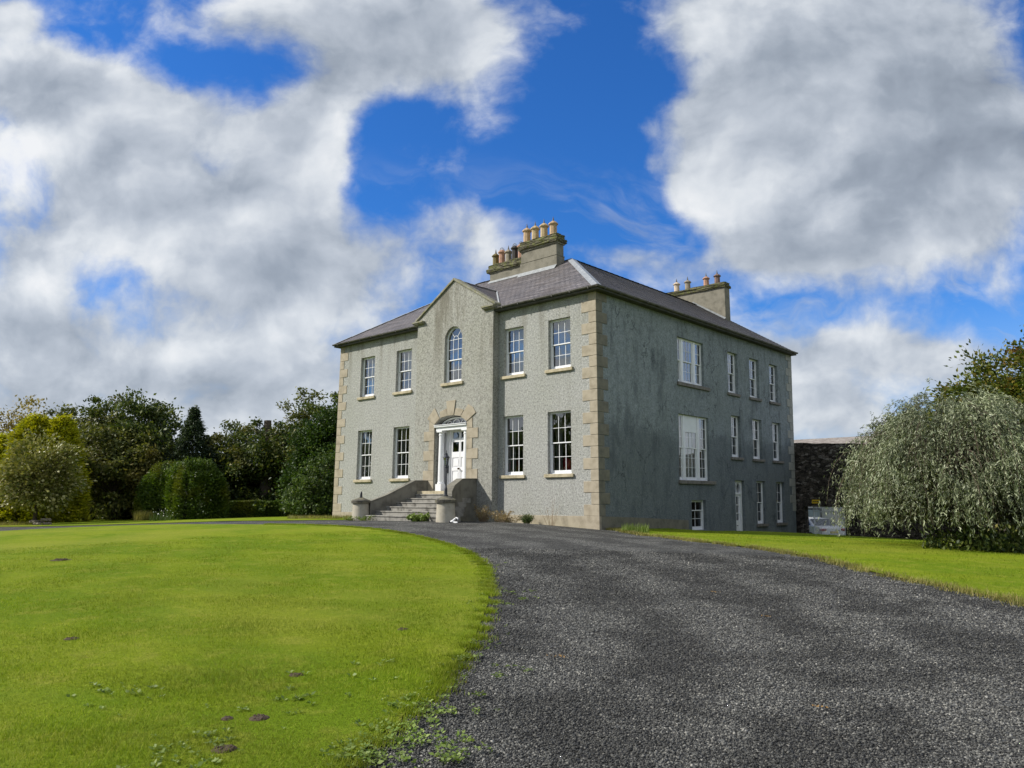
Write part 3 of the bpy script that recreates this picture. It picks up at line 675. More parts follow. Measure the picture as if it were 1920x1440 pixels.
def pillar(x, y, zb_, zc, label, stub):
    t = empty('stone_pillar', (x, y, zb_)); tag(t, label, 'pillar', 'drum pillars flanking the steps'); hh = zc-zb_
    b = MB(); b.lathe((0, 0, -.3), [(.355, 0), (.355, .3), (.345, .5), (.335, .75), (.338, .76), (.335, .77), (.325, hh+.05)], 32); b.build('shaft', M['pillar'], t, smooth=False)
    b = MB(); b.lathe((0, 0, hh-.25), [(.33, 0), (.39, .01), (.395, .11), (.34, .145), (.12, .225), (.10, .24)], 32); b.build('cap', M['pillar_cap'], t, smooth=False)
    if stub:
        b = MB(); b.tube([(0, 0, hh-.04), (0, 0, hh+.12), (.02, 0, hh+.20), (.0, .01, hh+.24)], [.06, .045, .035, .012], 8); b.build('iron_stub', M['iron'], t)
    return t
PX, PY = -4.4, -3.35; zp = h1(PX, PY)
pillar(PX, PY, zp, .135, 'pale drum pillar with dark cap carrying the black lamp post', False)
pillar(-9.6, -3.25, h1(-9.6, -3.25), .10, 'pale drum pillar with dark cap and only a broken iron stub on top', True)
lx, ly = PX, PY
lamp = empty('lamp_post', (lx, ly, .125)); tag(lamp, 'slim black iron lamp post with lantern on the pillar beside the steps', 'lamp post')
b = MB(); b.lathe((0, 0, 0), [(.085, 0), (.085, .03), (.055, .06), (.05, .28), (.035, .33), (.028, .36), (.026, 1.02), (.045, 1.03), (.045, 1.06), (.026, 1.08), (.03, 1.12)], 14); b.build('pole', M['iron'], lamp, smooth=False)
b = MB()
for i in range(6):
    a = 2*math.pi*i/6; b.tube([(.055*math.cos(a), .055*math.sin(a), 1.12), (.105*math.cos(a), .105*math.sin(a), 1.40)], .008, 5)
    a2 = 2*math.pi*(i+1)/6; b.tube([(.105*math.cos(a), .105*math.sin(a), 1.40), (.105*math.cos(a2), .105*math.sin(a2), 1.40)], .009, 5)
b.lathe((0, 0, 1.10), [(.05, 0), (.06, .02)], 6); b.lathe((0, 0, 1.40), [(.14, 0), (.135, .015), (.055, .09), (.05, .12), (.055, .14), (.02, .17), (.012, .22), (.02, .235), (.004, .27)], 6)
ln = b.build('lantern', M['iron'], lamp)
b = MB(); b.lathe((0, 0, 1.12), [(.05, 0), (.099, .275)], 6, False); b.build('lantern_glass', M['glass'], ln)
b = MB(); b.lathe((0, 0, 1.12), [(.02, 0), (.022, .12), (.012, .16)], 8); b.build('bulb', M['white'], ln)

# ================================================================== SETTING: ground sheets
def soilmix(t, p): return t.noise(p, 3, 6, .6)
def lawn_material(name, base, alt, yellow, stripes=True):
    m, t, b = mat(name); p = t.pos()
    n1 = t.noise(t.scale(p, (.5, 1.0, 1)), .55, 5, .6); n2 = t.noise(p, 2.2, 6, .65); n3 = t.noise(p, 90, 3, .7)
    c = t.mix(t.maprange(n1, .42, .58), base, alt); c = t.mix(t.maprange(n2, .48, .68, 0, .7), c, yellow)
    c = t.mix(t.maprange(t.noise(p, .16, 4, .5), .45, .65, 0, .5), c, yellow)
    fine = t.ramp(n3, [(.25, (.55, .55, .55)), (.75, (1.35, 1.35, 1.35))]); c = t.mix(1, c, fine, 'MULTIPLY')
    mid = t.ramp(t.noise(p, 14, 5, .7), [(.3, (.78, .8, .75)), (.7, (1.18, 1.15, 1.15))]); c = t.mix(1, c, mid, 'MULTIPLY')
    br = t.maprange(t.noise(p, .9, 7, .75), .66, .74, 0, .5); c = t.mix(br, c, (.13, .10, .03))
    fin(t, b, c, .85, t.bump(t.math('ADD', n3, t.noise(p, 25, 4, .6)), .8, .03), .05); return m
M['lawn'] = lawn_material('mown_lawn', (.205, .268, .015), (.145, .225, .010), (.285, .305, .042))
M['rough_grass'] = lawn_material('rough_grass', (.10, .16, .015), (.13, .17, .02), (.17, .18, .04))
def tracks(t, p):
    r_ = t.vm('LENGTH', t.vm('MULTIPLY', t.vm('SUBTRACT', p, (-3, -25, 0)), (1, 1, 0))); r_ = t.math('ADD', r_, t.math('MULTIPLY_ADD', t.noise(p, .28, 4, .55), 2.2, -1.1))
    w_ = t.math('SINE', t.math('MULTIPLY', r_, 3.5)); n_ = t.noise(p, .8, 6, .65)
    return t.math('ADD', t.math('MULTIPLY', w_, .075), n_)
def gravel_material():
    m, t, b = mat('drive_gravel'); p = t.pos()
    vc = t.vor(p, 42, 'Color'); vd = t.vor(p, 42, 'Distance'); val = t.sep(vc)[0]
    c = t.ramp(val, [(0, g(.015)), (.35, (.05, .05, .048)), (.7, (.10, .10, .094)), (.92, (.155, .153, .14)), (1, (.27, .265, .24))])
    c = t.mix(1, c, t.ramp(t.noise(p, 22, 5, .8), [(.34, g(.45)), (.66, g(1.6))]), 'MULTIPLY'); big = tracks(t, p); c = t.mix(t.maprange(big, .40, .62), t.mix(1, c, g(.62), 'MULTIPLY'), t.mix(1, c, g(1.25), 'MULTIPLY'))
    c = t.mix(t.maprange(t.noise(p, 7, 5, .7), .62, .7, 0, .25), c, (.12, .11, .08))
    c = t.mix(t.maprange(vd, .5, .9, 0, .8), c, g(.015))
    fin(t, b, c, .8, t.bump(t.math('ADD', t.math('MULTIPLY', vd, -1), t.math('MULTIPLY', t.noise(p, 9, 4), .8)), 1, .02), .3); return m
M['gravel'] = gravel_material()
# base ground to the horizon
def grid_axis():
    a = np.r_[-1500, -900, -500, -300, -200, -140, np.arange(-100, -36, 4), np.arange(-36, 40, .8), np.arange(40, 101, 4), 140, 200, 300, 500, 900, 1500]
    return a
ax_ = grid_axis(); gx, gy = np.meshgrid(ax_, ax_, indexing='ij'); gz_ = H(gx, gy)-.03
# keep the base sheet under the house out of the rooms
n_ = len(ax_); V = np.stack([gx.ravel(), gy.ravel(), gz_.ravel()], 1); idx = np.arange(n_*n_).reshape(n_, n_)
F = np.stack([idx[:-1, :-1].ravel(), idx[1:, :-1].ravel(), idx[1:, 1:].ravel(), idx[:-1, 1:].ravel()], 1)
tag(npmesh('ground', V, F, M['rough_grass'], smooth=True), 'green grassy ground around the house reaching the horizon', 'ground', kind='structure')
def densify(P, step=.5):
    out = []; n = len(P)
    for i in range(n):
        a, b_ = np.array(P[i], float), np.array(P[(i+1) % n], float); k_ = max(1, int(np.linalg.norm(b_-a)/step))
        for j in range(k_): out.append(a+(b_-a)*j/k_)
    return np.array(out)
def smooth_open(P, it=2):
    P = np.array(P, float)
    for _ in range(it):
        Q = [P[0]]
        for a, b_ in zip(P, P[1:]): Q += [a*.75+b_*.25, a*.25+b_*.75]
        Q.append(P[-1]); P = np.array(Q)
    return P
def sheet(name, outline, cell, off, m, label, cat, wob=0, kind='structure'):
    """ground sheet cut to an outline: a fine grid whose border vertices are pulled onto the outline"""
    O = densify(outline, cell*.8)
    if wob: O = O+np.stack([np.sin(np.arange(len(O))*.7)*wob+rng.normal(0, wob, len(O)), np.cos(np.arange(len(O))*2.3)*wob+rng.normal(0, wob, len(O))], 1)
    x0, y0 = O.min(0)-cell; x1, y1 = O.max(0)+cell
    X_, Y_ = np.meshgrid(np.arange(x0, x1, cell), np.arange(y0, y1, cell), indexing='ij'); ins = inpoly(X_.ravel(), Y_.ravel(), O)
    P = np.stack([X_.ravel(), Y_.ravel()], 1)[ins]
    # drop interior points too near the border, then triangulate together
    keep = np.ones(len(P), bool)
    for s_ in range(0, len(P), 4000):
        d_ = np.min(np.hypot(P[s_:s_+4000, None, 0]-O[None, :, 0], P[s_:s_+4000, None, 1]-O[None, :, 1]), axis=1); keep[s_:s_+4000] = d_ > cell*.45
    P = P[keep]
    from mathutils.geometry import delaunay_2d_cdt
    allp = [Vector(q) for q in O]+[Vector(q) for q in P]; nO = len(O)
    vv, ee, ff, *_ = delaunay_2d_cdt(allp, [], [list(range(nO))], 1, 1e-5)
    vv = np.array([tuple(v) for v in vv]); z = H(vv[:, 0], vv[:, 1])+off
    F_ = np.array([f_[:3] for f_ in ff if len(f_) == 3])
    o = npmesh(name, np.c_[vv, z], F_, m, smooth=True); tag(o, label, cat, kind=kind); return o, O
def inpoly(x, y, P):
    ins = np.zeros(len(x), bool); n = len(P); j = n-1
    for i in range(n):
        xi, yi = P[i]; xj, yj = P[j]
        if yi != yj:
            c_ = ((yi > y) != (yj > y)) & (x < (xj-xi)*(y-yi)/(yj-yi)+xi); ins ^= c_
        j = i
    return ins
LAWN = [[-20.71,-13.05],[-21.06,-11.39],[-20.39,-9.78],[-18.89,-8.5],[-16.23,-7.75],[-11.8,-7.6],[-9.16,-7.5],[-6.76,-7.4],[-5.05,-7.35],[-3.09,-7.46],[-0.74,-8.02],[1.46,-8.93],[3.55,-10.06],[5.33,-11.35],[6.74,-12.68],[8.08,-14.0],[9.06,-15.04],[9.87,-15.98],[10.53,-16.74],[11.09,-17.51],[11.42,-18.01],[11.68,-18.36],[12.05,-18.97],[12.4,-19.54],[12.85,-20.29],[13.2,-21.2],[13.4,-22.6],[13.2,-25],[12,-29],[9,-33],[0,-40],[-20,-36],[-27,-26],[-26,-17]]
DRIVE = [[-29,-11.3],[-24.91,-9.79],[-21.51,-7.69],[-18.66,-6.1],[-17.0,-4.9],[-14.29,-4.2],[-12.46,-3.3],[-10.9,-2.75],[-9.4,-2.9],[-8.9,-3.3],[-6.3,-2.3],[-5.7,-1.6],[-4.7,-1.0],[-3.5,-.55],[-1.6,-.5],[-.4,-.1],[.4,.35],[1.4,-.1],[2.4,-.7],[3.2,-1.0],[5,-1.9],[7.6,-3.39],[9.88,-5.25],[11.13,-6.7],[12.1,-7.7],[13.42,-8.94],[14.24,-9.75],[14.84,-10.31],[16.34,-12.31],[18.5,-15.5],[21,-20],[23,-27],[22,-36],[8,-36],[2,-30],[-24,-14],[-30,-13]]
RLAWN = [[.03,.5],[.75,.35],[1.4,-.25],[2.42,-.95],[3.3,-1.2],[5.0,-2.1],[6.24,-2.65],[7.6,-3.39],[9.01,-4.57],[9.88,-5.25],[11.13,-6.79],[12.1,-7.88],[12.79,-8.38],[13.42,-8.94],[13.97,-9.4],[14.24,-9.75],[14.84,-10.31],[16.34,-12.31],[18.5,-15.5],[21,-20],[26,-26],[34,-24],[34,17.6],[.03,17.6]]
BACK = [[-17.2,-5.0],[-18.66,-6.2],[-21.51,-7.75],[-24.91,-9.9],[-29,-11.4],[-36,-12],[-44,-6],[-46,4],[-44,14],[-36,18],[-16.3,14],[-16.3,-.2],[-9.8,-.1],[-9.9,-2.2],[-10.9,-2.7],[-12.46,-3.4],[-14.29,-4.3]]
sheet('gravel_drive', smooth_open(DRIVE, 1), .55, .0, M['gravel'], 'curving dark grey gravel drive sweeping up to the house', 'driveway')
_, LO = sheet('lawn', smooth_open(LAWN, 1), .5, .022, M['lawn'], 'broad bright green mown lawn inside the curve of the drive', 'lawn', wob=.008)
_, RO = sheet('lawn', smooth_open(RLAWN, 1), .5, .026, M['lawn'], 'green grass bank between the drive and the shaded side of the house', 'lawn', wob=.03)
_, BO = sheet('lawn', smooth_open(BACK, 1), .6, .02, M['lawn'], 'strip of grass beyond the drive in front of the dark trees', 'lawn', wob=.03)

#SPLIT
# ================================================================== FOLIAGE
def leafmat(name, cols, rough=.55, trans=.25, spec=.3, big=None):
    m, t, b = mat(name); gi = t.new('ShaderNodeNewGeometry'); r_ = gi.outputs['Random Per Island']; p = gi.outputs['Position']
    st = [(i/(len(cols)-1), c) for i, c in enumerate(cols)]
    c = t.ramp(r_, st)
    n = t.noise(p, .9, 4, .6); c = t.mix(1, c, t.ramp(n, [(.3, g(.62)), (.7, g(1.3))]), 'MULTIPLY')
    if big: c = t.mix(t.maprange(t.noise(p, big[1], 3, .6), big[2], big[2]+.12, 0, big[3]), c, big[0])
    fin(t, b, c, rough, None, spec)
    tr = t.new('ShaderNodeBsdfTranslucent'); t.put(tr.inputs[0], t.mix(1, c, (1.2, 1.25, .6), 'MULTIPLY')); mx = t.new('ShaderNodeMixShader'); mx.inputs[0].default_value = trans
    out = t.n['Material Output']; t.l.new(b.outputs[0], mx.inputs[1]); t.l.new(tr.outputs[0], mx.inputs[2]); t.l.new(mx.outputs[0], out.inputs[0]); return m
M['bark'] = simple('bark', (.085, .065, .045), .9, .4, 6, bump=.6)
M['lf_gold'] = leafmat('golden_cypress_leaf', [(.20, .23, .012), (.42, .42, .015), (.58, .52, .03)])
M['lf_round'] = leafmat('grey_brown_leaf', [(.11, .14, .025), (.21, .22, .05), (.33, .30, .09), (.42, .40, .20)], .5, .15, .35)
M['lf_autumn'] = leafmat('autumn_leaf', [(.12, .11, .04), (.26, .20, .05), (.36, .28, .08), (.40, .34, .16)])
M['lf_dark'] = leafmat('dark_green_leaf', [(.022, .042, .012), (.045, .075, .016), (.09, .12, .025), (.16, .18, .04)], big=((.15, .13, .03), .25, .55, .7))
M['lf_olive'] = leafmat('olive_leaf', [(.05, .07, .018), (.11, .13, .03), (.20, .19, .05)], big=((.20, .16, .04), .35, .5, .7))
M['lf_yew'] = leafmat('clipped_yew_leaf', [(.03, .06, .008), (.07, .12, .012), (.13, .18, .018)], big=((.13, .14, .012), .5, .5, .7))
M['lf_ivy'] = leafmat('ivy_leaf', [(.02, .045, .010), (.04, .08, .014), (.08, .125, .02)]); M['lf_spruce'] = leafmat('spruce_needle', [(.02, .035, .018), (.04, .065, .03), (.08, .11, .05)])
M['lf_shrub'] = leafmat('fresh_shrub_leaf', [(.03, .06, .012), (.065, .11, .022), (.14, .18, .05)])
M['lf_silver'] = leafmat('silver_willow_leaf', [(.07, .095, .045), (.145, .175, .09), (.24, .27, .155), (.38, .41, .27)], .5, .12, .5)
M['lf_silver_in'] = leafmat('silver_leaf_shade_tone', [(.025, .03, .014), (.045, .05, .02), (.08, .08, .035)], .6, .1)  # inner leaves darkened to paint shade into the gaps between strands
M['lf_cherry'] = leafmat('turning_tree_leaf', [(.03, .055, .010), (.08, .115, .016), (.15, .17, .025), (.19, .15, .03)], big=((.24, .075, .025), .45, .60, .75))
M['lf_weed'] = leafmat('weed_leaf', [(.09, .15, .02), (.16, .23, .04), (.26, .32, .10)])
M['lf_dry'] = leafmat('dry_weed', [(.18, .12, .05), (.30, .22, .10), (.40, .33, .18)])
M['lf_drygrass'] = leafmat('dry_grass', [(.13, .15, .03), (.24, .22, .06), (.34, .28, .11)])
M['flower'] = simple('white_flower', (.8, .8, .76), .6, .05)
def unit(v): return v/np.maximum(1e-9, np.linalg.norm(v, axis=-1, keepdims=True))
def leaves(c, size, asp=.6, dirs=None, nrm=None, jit=1.0, fold=.25):
    """diamond leaf blades: centres c, lengths size"""
    n = len(c); size = np.broadcast_to(size, (n,))[:, None]
    d = rng.normal(size=(n, 3)) if dirs is None else dirs+rng.normal(size=(n, 3))*jit*.35
    d = unit(d); k = rng.normal(size=(n, 3)) if nrm is None else nrm+rng.normal(size=(n, 3))*.7
    s = unit(np.cross(d, k)); up = np.cross(s, d)
    a = c-d*size*.5; b_ = c+d*size*.5; l = c+s*size*asp*.5-d*size*.08+up*size*fold*.3; r_ = c-s*size*asp*.5-d*size*.08+up*size*fold*.3
    V = np.stack([a, l, b_, r_], 1).reshape(-1, 3); F = np.arange(4*n).reshape(n, 4); return V, F
def cat(parts):
    V = []; F = []; o = 0
    for v, f in parts: V.append(v); F.append(f+o); o += len(v)
    return np.concatenate(V), np.concatenate(F)
def crown_clusters(lobes, n, shell=.55, seed=None):
    """cluster centres spread through a set of overlapping lobes"""
    w = np.array([l[3]*l[4]*l[5] for l in lobes])**.67; w = w/w.sum(); pick = rng.choice(len(lobes), n, p=w); L_ = np.array(lobes)[pick]
    d = unit(rng.normal(size=(n, 3))); rr = (shell**3+(1-shell**3)*rng.random(n))**(1/3)
    rr = rr*(1+rng.normal(size=n)*.07)
    return L_[:, :3]+d*rr[:, None]*L_[:, 3:6], d
def tree(name, x, y, lobes, ncl, per, lsize, m, label, cat_='tree', group=None, trunk=(.18, 0), csize=.32, flat=.6, asp=.6, shell=.5, z0=None, limbs=10, sprig=0, droop=0, layered=False):
    z = h1(x, y) if z0 is None else z0; root = empty(name, (x, y, z)); tag(root, label, cat_, group)
    C, D = crown_clusters(lobes, ncl, shell)
    if sprig:
        top = np.argsort(-C[:, 2]-rng.random(len(C))*.6)[:sprig]; C[top] += D[top]*rng.random((sprig, 1))*csize*2.2+np.c_[np.zeros((sprig, 2)), rng.random(sprig)*csize*1.6]
    base = np.repeat(C, per, 0); off = rng.normal(size=(len(base), 3))*csize*np.array([1, 1, flat])*np.repeat(.5+rng.random(ncl)*.8, per)[:, None]
    dirs = np.repeat(D, per, 0)+off/csize*.5+np.array([0, 0, -droop]); P = base+off
    if layered: P[:, 2] -= np.hypot(off[:, 0], off[:, 1])*.45
    P = P[P[:, 2] > .05]; dirs = dirs[:len(P)]
    sz = lsize*(.6+rng.random(len(P))*.8)
    V, F = leaves(P, sz, asp, dirs, nrm=np.tile([0, 0, 1.0], (len(P), 1))); npmesh('crown', V, F, m, root)
    b = MB(); top = max(l[2] for l in lobes); r0 = trunk[0]
    hx = np.mean([l[0] for l in lobes]); hy = np.mean([l[1] for l in lobes])
    b.tube([(0, 0, -.3), (.05*r0, 0, top*.25), (hx*.4+.1*r0, hy*.4, top*.55), (hx*.8, hy*.8, top*.9)], [r0*1.35, r0, r0*.7, r0*.25], 9)
    for i in rng.choice(ncl, min(limbs, ncl), replace=False):
        e = C[i]; zz = max(top*.15, min(e[2]*.5, top*.6)); mid = (e[0]*.5+hx*.2, e[1]*.5+hy*.2, (zz+e[2])*.5+.15)
        b.tube([(hx*.3, hy*.3, zz), mid, tuple(e)], [r0*.38, r0*.24, r0*.07], 5)
    b.build('trunk', M['bark'], root, smooth=True)
    return root
def wpos(px, D):   # direction in plan and distance: a place D metres deep on the sight line through photo column px
    a = (px-960)/1445.2; v = CAM+D*(FW+RT*a); return float(v[0]), float(v[1])
def zpix(py, D): return D*(937-py)/1445.2
# --- left boundary trees
def at(px, D): x, y = wpos(px, D); return x, y, h1(x, y)
x, y, z = at(30, 47); T = zpix(785, 47)-z
root = empty('golden_cypress', (x, y, z)); tag(root, 'broad golden yellow cypress behind the small grey leaved tree', 'tree')
def conifer(root, parts_, n, lsize, m, r0, asp=.35, dr=.3):
    PP = []; DD = []
    for (cx, cy, hh, rad, nn, pw) in parts_:
        t_ = rng.random(nn)**.8; a = rng.random(nn)*2*math.pi; rr = rad*(1-t_)**pw*(.62+.38*rng.random(nn)**.4)*(1+.12*np.sin(a*5+t_*20)+.08*np.sin(a*9-t_*31))
        PP.append(np.c_[cx+rr*np.cos(a), cy+rr*np.sin(a), t_*hh+.05]); DD.append(np.c_[np.cos(a), np.sin(a), np.full(nn, .55-dr)])
    P = np.concatenate(PP); D_ = np.concatenate(DD); k_ = n
    Pm = np.repeat(P, k_, 0)+rng.normal(size=(len(P)*k_, 3))*.12; Dm = np.repeat(D_, k_, 0)
    V, F = leaves(Pm, lsize*(.6+.8*rng.random(len(Pm))), asp, Dm, nrm=np.tile([0, 0, 1.0], (len(Pm), 1)), jit=1.1); npmesh('crown', V, F, m, root)
    b = MB()
    for (cx, cy, hh, rad, nn, pw) in parts_: b.tube([(cx*.5, cy*.5, -.2), (cx, cy, hh*.5), (cx, cy, hh*.97)], [r0, r0*.6, .02], 7)
    b.build('trunk', M['bark'], root)
conifer(root, [(1.5, .9, T*.98, 2.3, 2300, .45), (-.1, -.3, T*.80, 2.4, 1900, .6), (2.7, 1.9, T*.97, 1.8, 1300, .42), (-1.8, -1.7, T*.60, 2.2, 1500, .8), (-3.0, -2.8, T*.36, 1.8, 900, .7)], 14, .24, M['lf_gold'], .16)
x, y, z = at(88, 42); T = zpix(812, 42)-z
tree('small_round_tree', x, y, [(0.1, 0.1, T*.58, 1.75, 1.75, T*.42), (-.6, -.4, T*.45, 1.3, 1.3, T*.28), (.7, .4, T*.45, 1.3, 1.3, T*.30)], 260, 45, .17, M['lf_round'], 'small round headed tree with grey and bronze leaves on a thin trunk', trunk=(.09, 0), csize=.30, asp=.75, shell=.35)
spec = [  # px, D, top py, half width m, leaf, label
 (25, 55, 768, 4.2, 'lf_autumn', 'thin brownish autumn tree behind the golden cypress', 130, 60),
 (170, 56, 783, 3.6, 'lf_olive', 'olive grey tree beyond the cypress with feathery top', 170, 80),
 (245, 55, 762, 2.8, 'lf_dark', 'dark tree with one tall leafy shoot standing above the row', 150, 85),
 (305, 54, 768, 3.3, 'lf_dark', 'dark broadleaf tree with ragged branches reaching over its neighbour', 190, 85),
 (232, 51, 815, 3.4, 'lf_olive', 'yellowing lower tree in front of the dark row', 190, 80),
 (470, 56, 818, 3.4, 'lf_dark', 'low dark tree at the dip of the tree line', 160, 80),
 (515, 53, 822, 3.3, 'lf_dark', 'dark spreading evergreen around the sawn off trunk', 210, 85),
 (590, 54, 757, 4.4, 'lf_olive', 'tall tree with reddish brown tints next to the house corner', 230, 80),
 (648, 50, 742, 3.4, 'lf_dark', 'tall dark tree half hidden behind the house corner', 170, 80),
 (415, 55, 838, 2.6, 'lf_dark', 'low dark tree behind the clipped yew block', 120, 80)]
for px, D, tp, hw, lm, lab, nc, per in spec:
    x, y, z = at(px, D); T = zpix(tp, D)-z
    lobes = [(0, 0, T*.52, hw*.8, hw*.8, T*.40)]
    for k_ in range(5):
        a = k_*1.26+rng.random(); lobes.append((hw*.5*math.cos(a), hw*.5*math.sin(a), T*(.35+.42*rng.random()), hw*.5, hw*.5, T*.26))
    lobes.append((rng.normal()*hw*.2, 0, T*.80, hw*.32, hw*.32, T*.18)); lobes.append((rng.normal()*hw*.4, 0, T*.14, hw*.95, hw*.9, T*.2))
    tree('boundary_tree', x, y, lobes, int(nc*1.5), int(per*1.55), .205, M[lm], lab, group='trees along the garden boundary', csize=.36, sprig=int(nc*.12), trunk=(.2, 0), limbs=26, shell=.25)
x, y, z = at(368, 52); T = zpix(772, 52)-z; root = empty('spruce_tree', (x, y, z)); tag(root, 'narrow pointed spruce rising above the dark trees', 'tree')
conifer(root, [(0, 0, T, 3.4, 1500, 1.1), (0, 0, T*1.02, .5, 60, .6)], 12, .22, M['lf_spruce'], .13, .3, .75)
x, y, z = at(603, 47); T = zpix(778, 47)-z
tree('ivy_covered_tree', x, y, [(0, 0, T*.5, 1.25, 1.25, T*.5), (.7, .6, T*.78, 1.0, 1.0, T*.25), (-.6, -.5, T*.62, .8, .8, T*.22), (-.9, -.5, T*.3, 1.1, 1.1, T*.28)], 420, 60, .17, M['lf_ivy'], 'upright dense green tree between the shrub and the dark evergreen', csize=.25, trunk=(.15, 0), limbs=4)
# sawn-off trunk
x, y, z = at(507, 52); root = empty('sawn_off_trunk', (x, y, z)); tag(root, 'bare sawn off tree trunk with a stub branch poking above the evergreens', 'dead tree')
b = MB(); T = zpix(791, 52)-z; b.tube([(0, 0, 0), (.05, 0, T*.6), (-.12, 0, T)], [.45, .33, .24], 12); b.tube([(.0, 0, T*.80), (-.5, -.4, T*.86), (-.78, -.6, T*.91)], [.13, .10, .09], 8); b.build('trunk', M['bark'], root)
# dark laurel understory between the trees
x, y, z = at(330, 56)
def hedge(name, pts, w, hgt, m, label, n, lsize, cat_='hedge', zoff=0, rough=.05, asp=.5, core=True, grow=None):
    """clipped hedge along a line, leaves over a woody core"""
    pts = np.array(pts, float); root = empty(name, (pts[0][0], pts[0][1], h1(*pts[0]))); tag(root, label, cat_); z0 = h1(*pts[0])
    seg = np.diff(pts, axis=0); L = np.hypot(seg[:, 0], seg[:, 1]); tot = L.sum()
    u = rng.random(n)*tot; k_ = np.searchsorted(np.cumsum(L), u).clip(0, len(L)-1); f_ = (u-np.r_[0, np.cumsum(L)][k_])/L[k_]
    c = pts[k_]+seg[k_]*f_[:, None]; d_ = seg[k_]/L[k_][:, None]; nn = np.c_[d_[:, 1], -d_[:, 0]]
    s = rng.random(n); onTop = s < w/(w+2*hgt); sd = np.where(rng.random(n) < .5, 1, -1)
    bulge = np.sin(u*1.7)*rough+np.sin(u*4.1+1)*rough*.6
    v = rng.random(n); lat = np.where(onTop, (rng.random(n)*2-1)*w/2, sd*(w/2+bulge+rng.normal(size=n)*rough*.7-(v**6)*w*.12)); zz = np.where(onTop, hgt+bulge+rng.normal(size=n)*rough*.8, v*hgt)
    ends = rng.random(n) < w/(tot+w); eu = np.where(rng.random(n) < .5, 0, 1)
    P = np.c_[c+nn*lat[:, None], H(c[:, 0], c[:, 1])+zz]
    e0 = pts[0]; e1 = pts[-1]; dE = np.where(eu[:, None] == 0, -(d_*0+seg[0]/L[0]), d_*0+seg[-1]/L[-1]); cE = np.where(eu[:, None] == 0, e0, e1); nE = np.c_[dE[:, 1], -dE[:, 0]]
    PE = np.c_[cE+dE*(np.abs(rng.normal(size=n))*rough)[:, None]+nE*((rng.random(n)*2-1)*w/2)[:, None], H(cE[:, 0], cE[:, 1])+v*hgt]
    P = np.where(ends[:, None], PE, P)
    if name == 'yew_block': cc = (pts[0]+pts[-1])/2; rr_ = np.hypot(P[:, 0]-cc[0], P[:, 1]-cc[1])/(tot/2+.3); hz = P[:, 2]-H(P[:, 0], P[:, 1]); P[:, 2] -= (hz/hgt)*.32*np.clip(rr_, 0, 1.3)**3; P[:, :2] = cc+(P[:, :2]-cc)*(1-.13*(hz/hgt)**3)[:, None]
    out = np.where(onTop[:, None], np.array([0, 0, 1.0]), np.c_[nn*sd[:, None], np.full(n, .3)]); out = np.where(ends[:, None], np.c_[dE, np.full(n, .3)], out)
    V, F = leaves(P-np.array([pts[0][0], pts[0][1], z0]), lsize*(.6+.8*rng.random(n)), asp, out, jit=1.6); npmesh('foliage', V, F, m, root)
    if core:
        b = MB()
        for i in range(len(seg)):
            a, b_ = pts[i]-pts[0], pts[i+1]-pts[0]; q_ = np.array([seg[i][1], -seg[i][0]])/L[i]*(w/2-.12); za, zb2 = h1(*pts[i])-z0, h1(*pts[i+1])-z0
            V_ = [(*(a+q_), za-.1), (*(a-q_), za-.1), (*(b_-q_), zb2-.1), (*(b_+q_), zb2-.1), (*(a+q_), za+hgt-.12), (*(a-q_), za+hgt-.12), (*(b_-q_), zb2+hgt-.12), (*(b_+q_), zb2+hgt-.12)]
            if name == 'yew_block': V_ = [(x_*.86+ (b_[0]*.07), y_*.86+(b_[1]*.07), z_ if k9 < 4 else z_-.75) for k9, (x_, y_, z_) in enumerate(V_)]
            b.add(V_, [(0, 1, 2, 3), (4, 7, 6, 5), (0, 4, 5, 1), (1, 5, 6, 2), (2, 6, 7, 3), (3, 7, 4, 0)])
        b.build('stems', M['dark_stem'], root)
    return root
M['dark_stem'] = simple('shaded_twigs', (.012, .016, .008), .95, .3, 5)
# tall laurel screen that closes the gaps under the crowns
hedge('laurel_screen', [at(-120, 52)[:2], at(120, 55)[:2], at(300, 56)[:2], at(450, 57)[:2], at(640, 57)[:2], at(760, 60)[:2]], 2.0, 2.9, M['lf_dark'], 'long dark laurel screen under the boundary trees', 30000, .24, rough=.25)
# clipped yew block
a, b_ = at(312, 49), at(398, 46)
hp = zpix(880, 47)-a[2]-.02
hedge('yew_block', [a[:2], b_[:2]], 2.4, hp, M['lf_yew'], 'big clipped yew block with rounded top and ragged sides', 60000, .15, rough=.20)
a, b_ = at(446, 50), at(575, 50); hedge('low_box_hedge', [a[:2], b_[:2]], 1.0, zpix(941, 50)-a[2], M['lf_yew'], 'low level topped box hedge running to the shrub by the house', 22000, .09, rough=.03)
x, y, z = at(594, 42); T = zpix(855, 42)-z
tree('leafy_shrub', x, y, [(.3, .2, T*.5, .9, .9, T*.5), (-.7, -.5, T*.28, .9, .9, T*.28), (.7, .5, T*.62, .8, .8, T*.36), (.0, -.1, T*.17, 1.4, 1.2, T*.17), (-.2, -.1, T*.62, .5, .5, T*.2)], 230, 40, .14, M['lf_shrub'], 'loose fresh green shrub against the left corner of the house', cat_='shrub', trunk=(.05, 0), csize=.22, sprig=30, limbs=22, shell=.2)
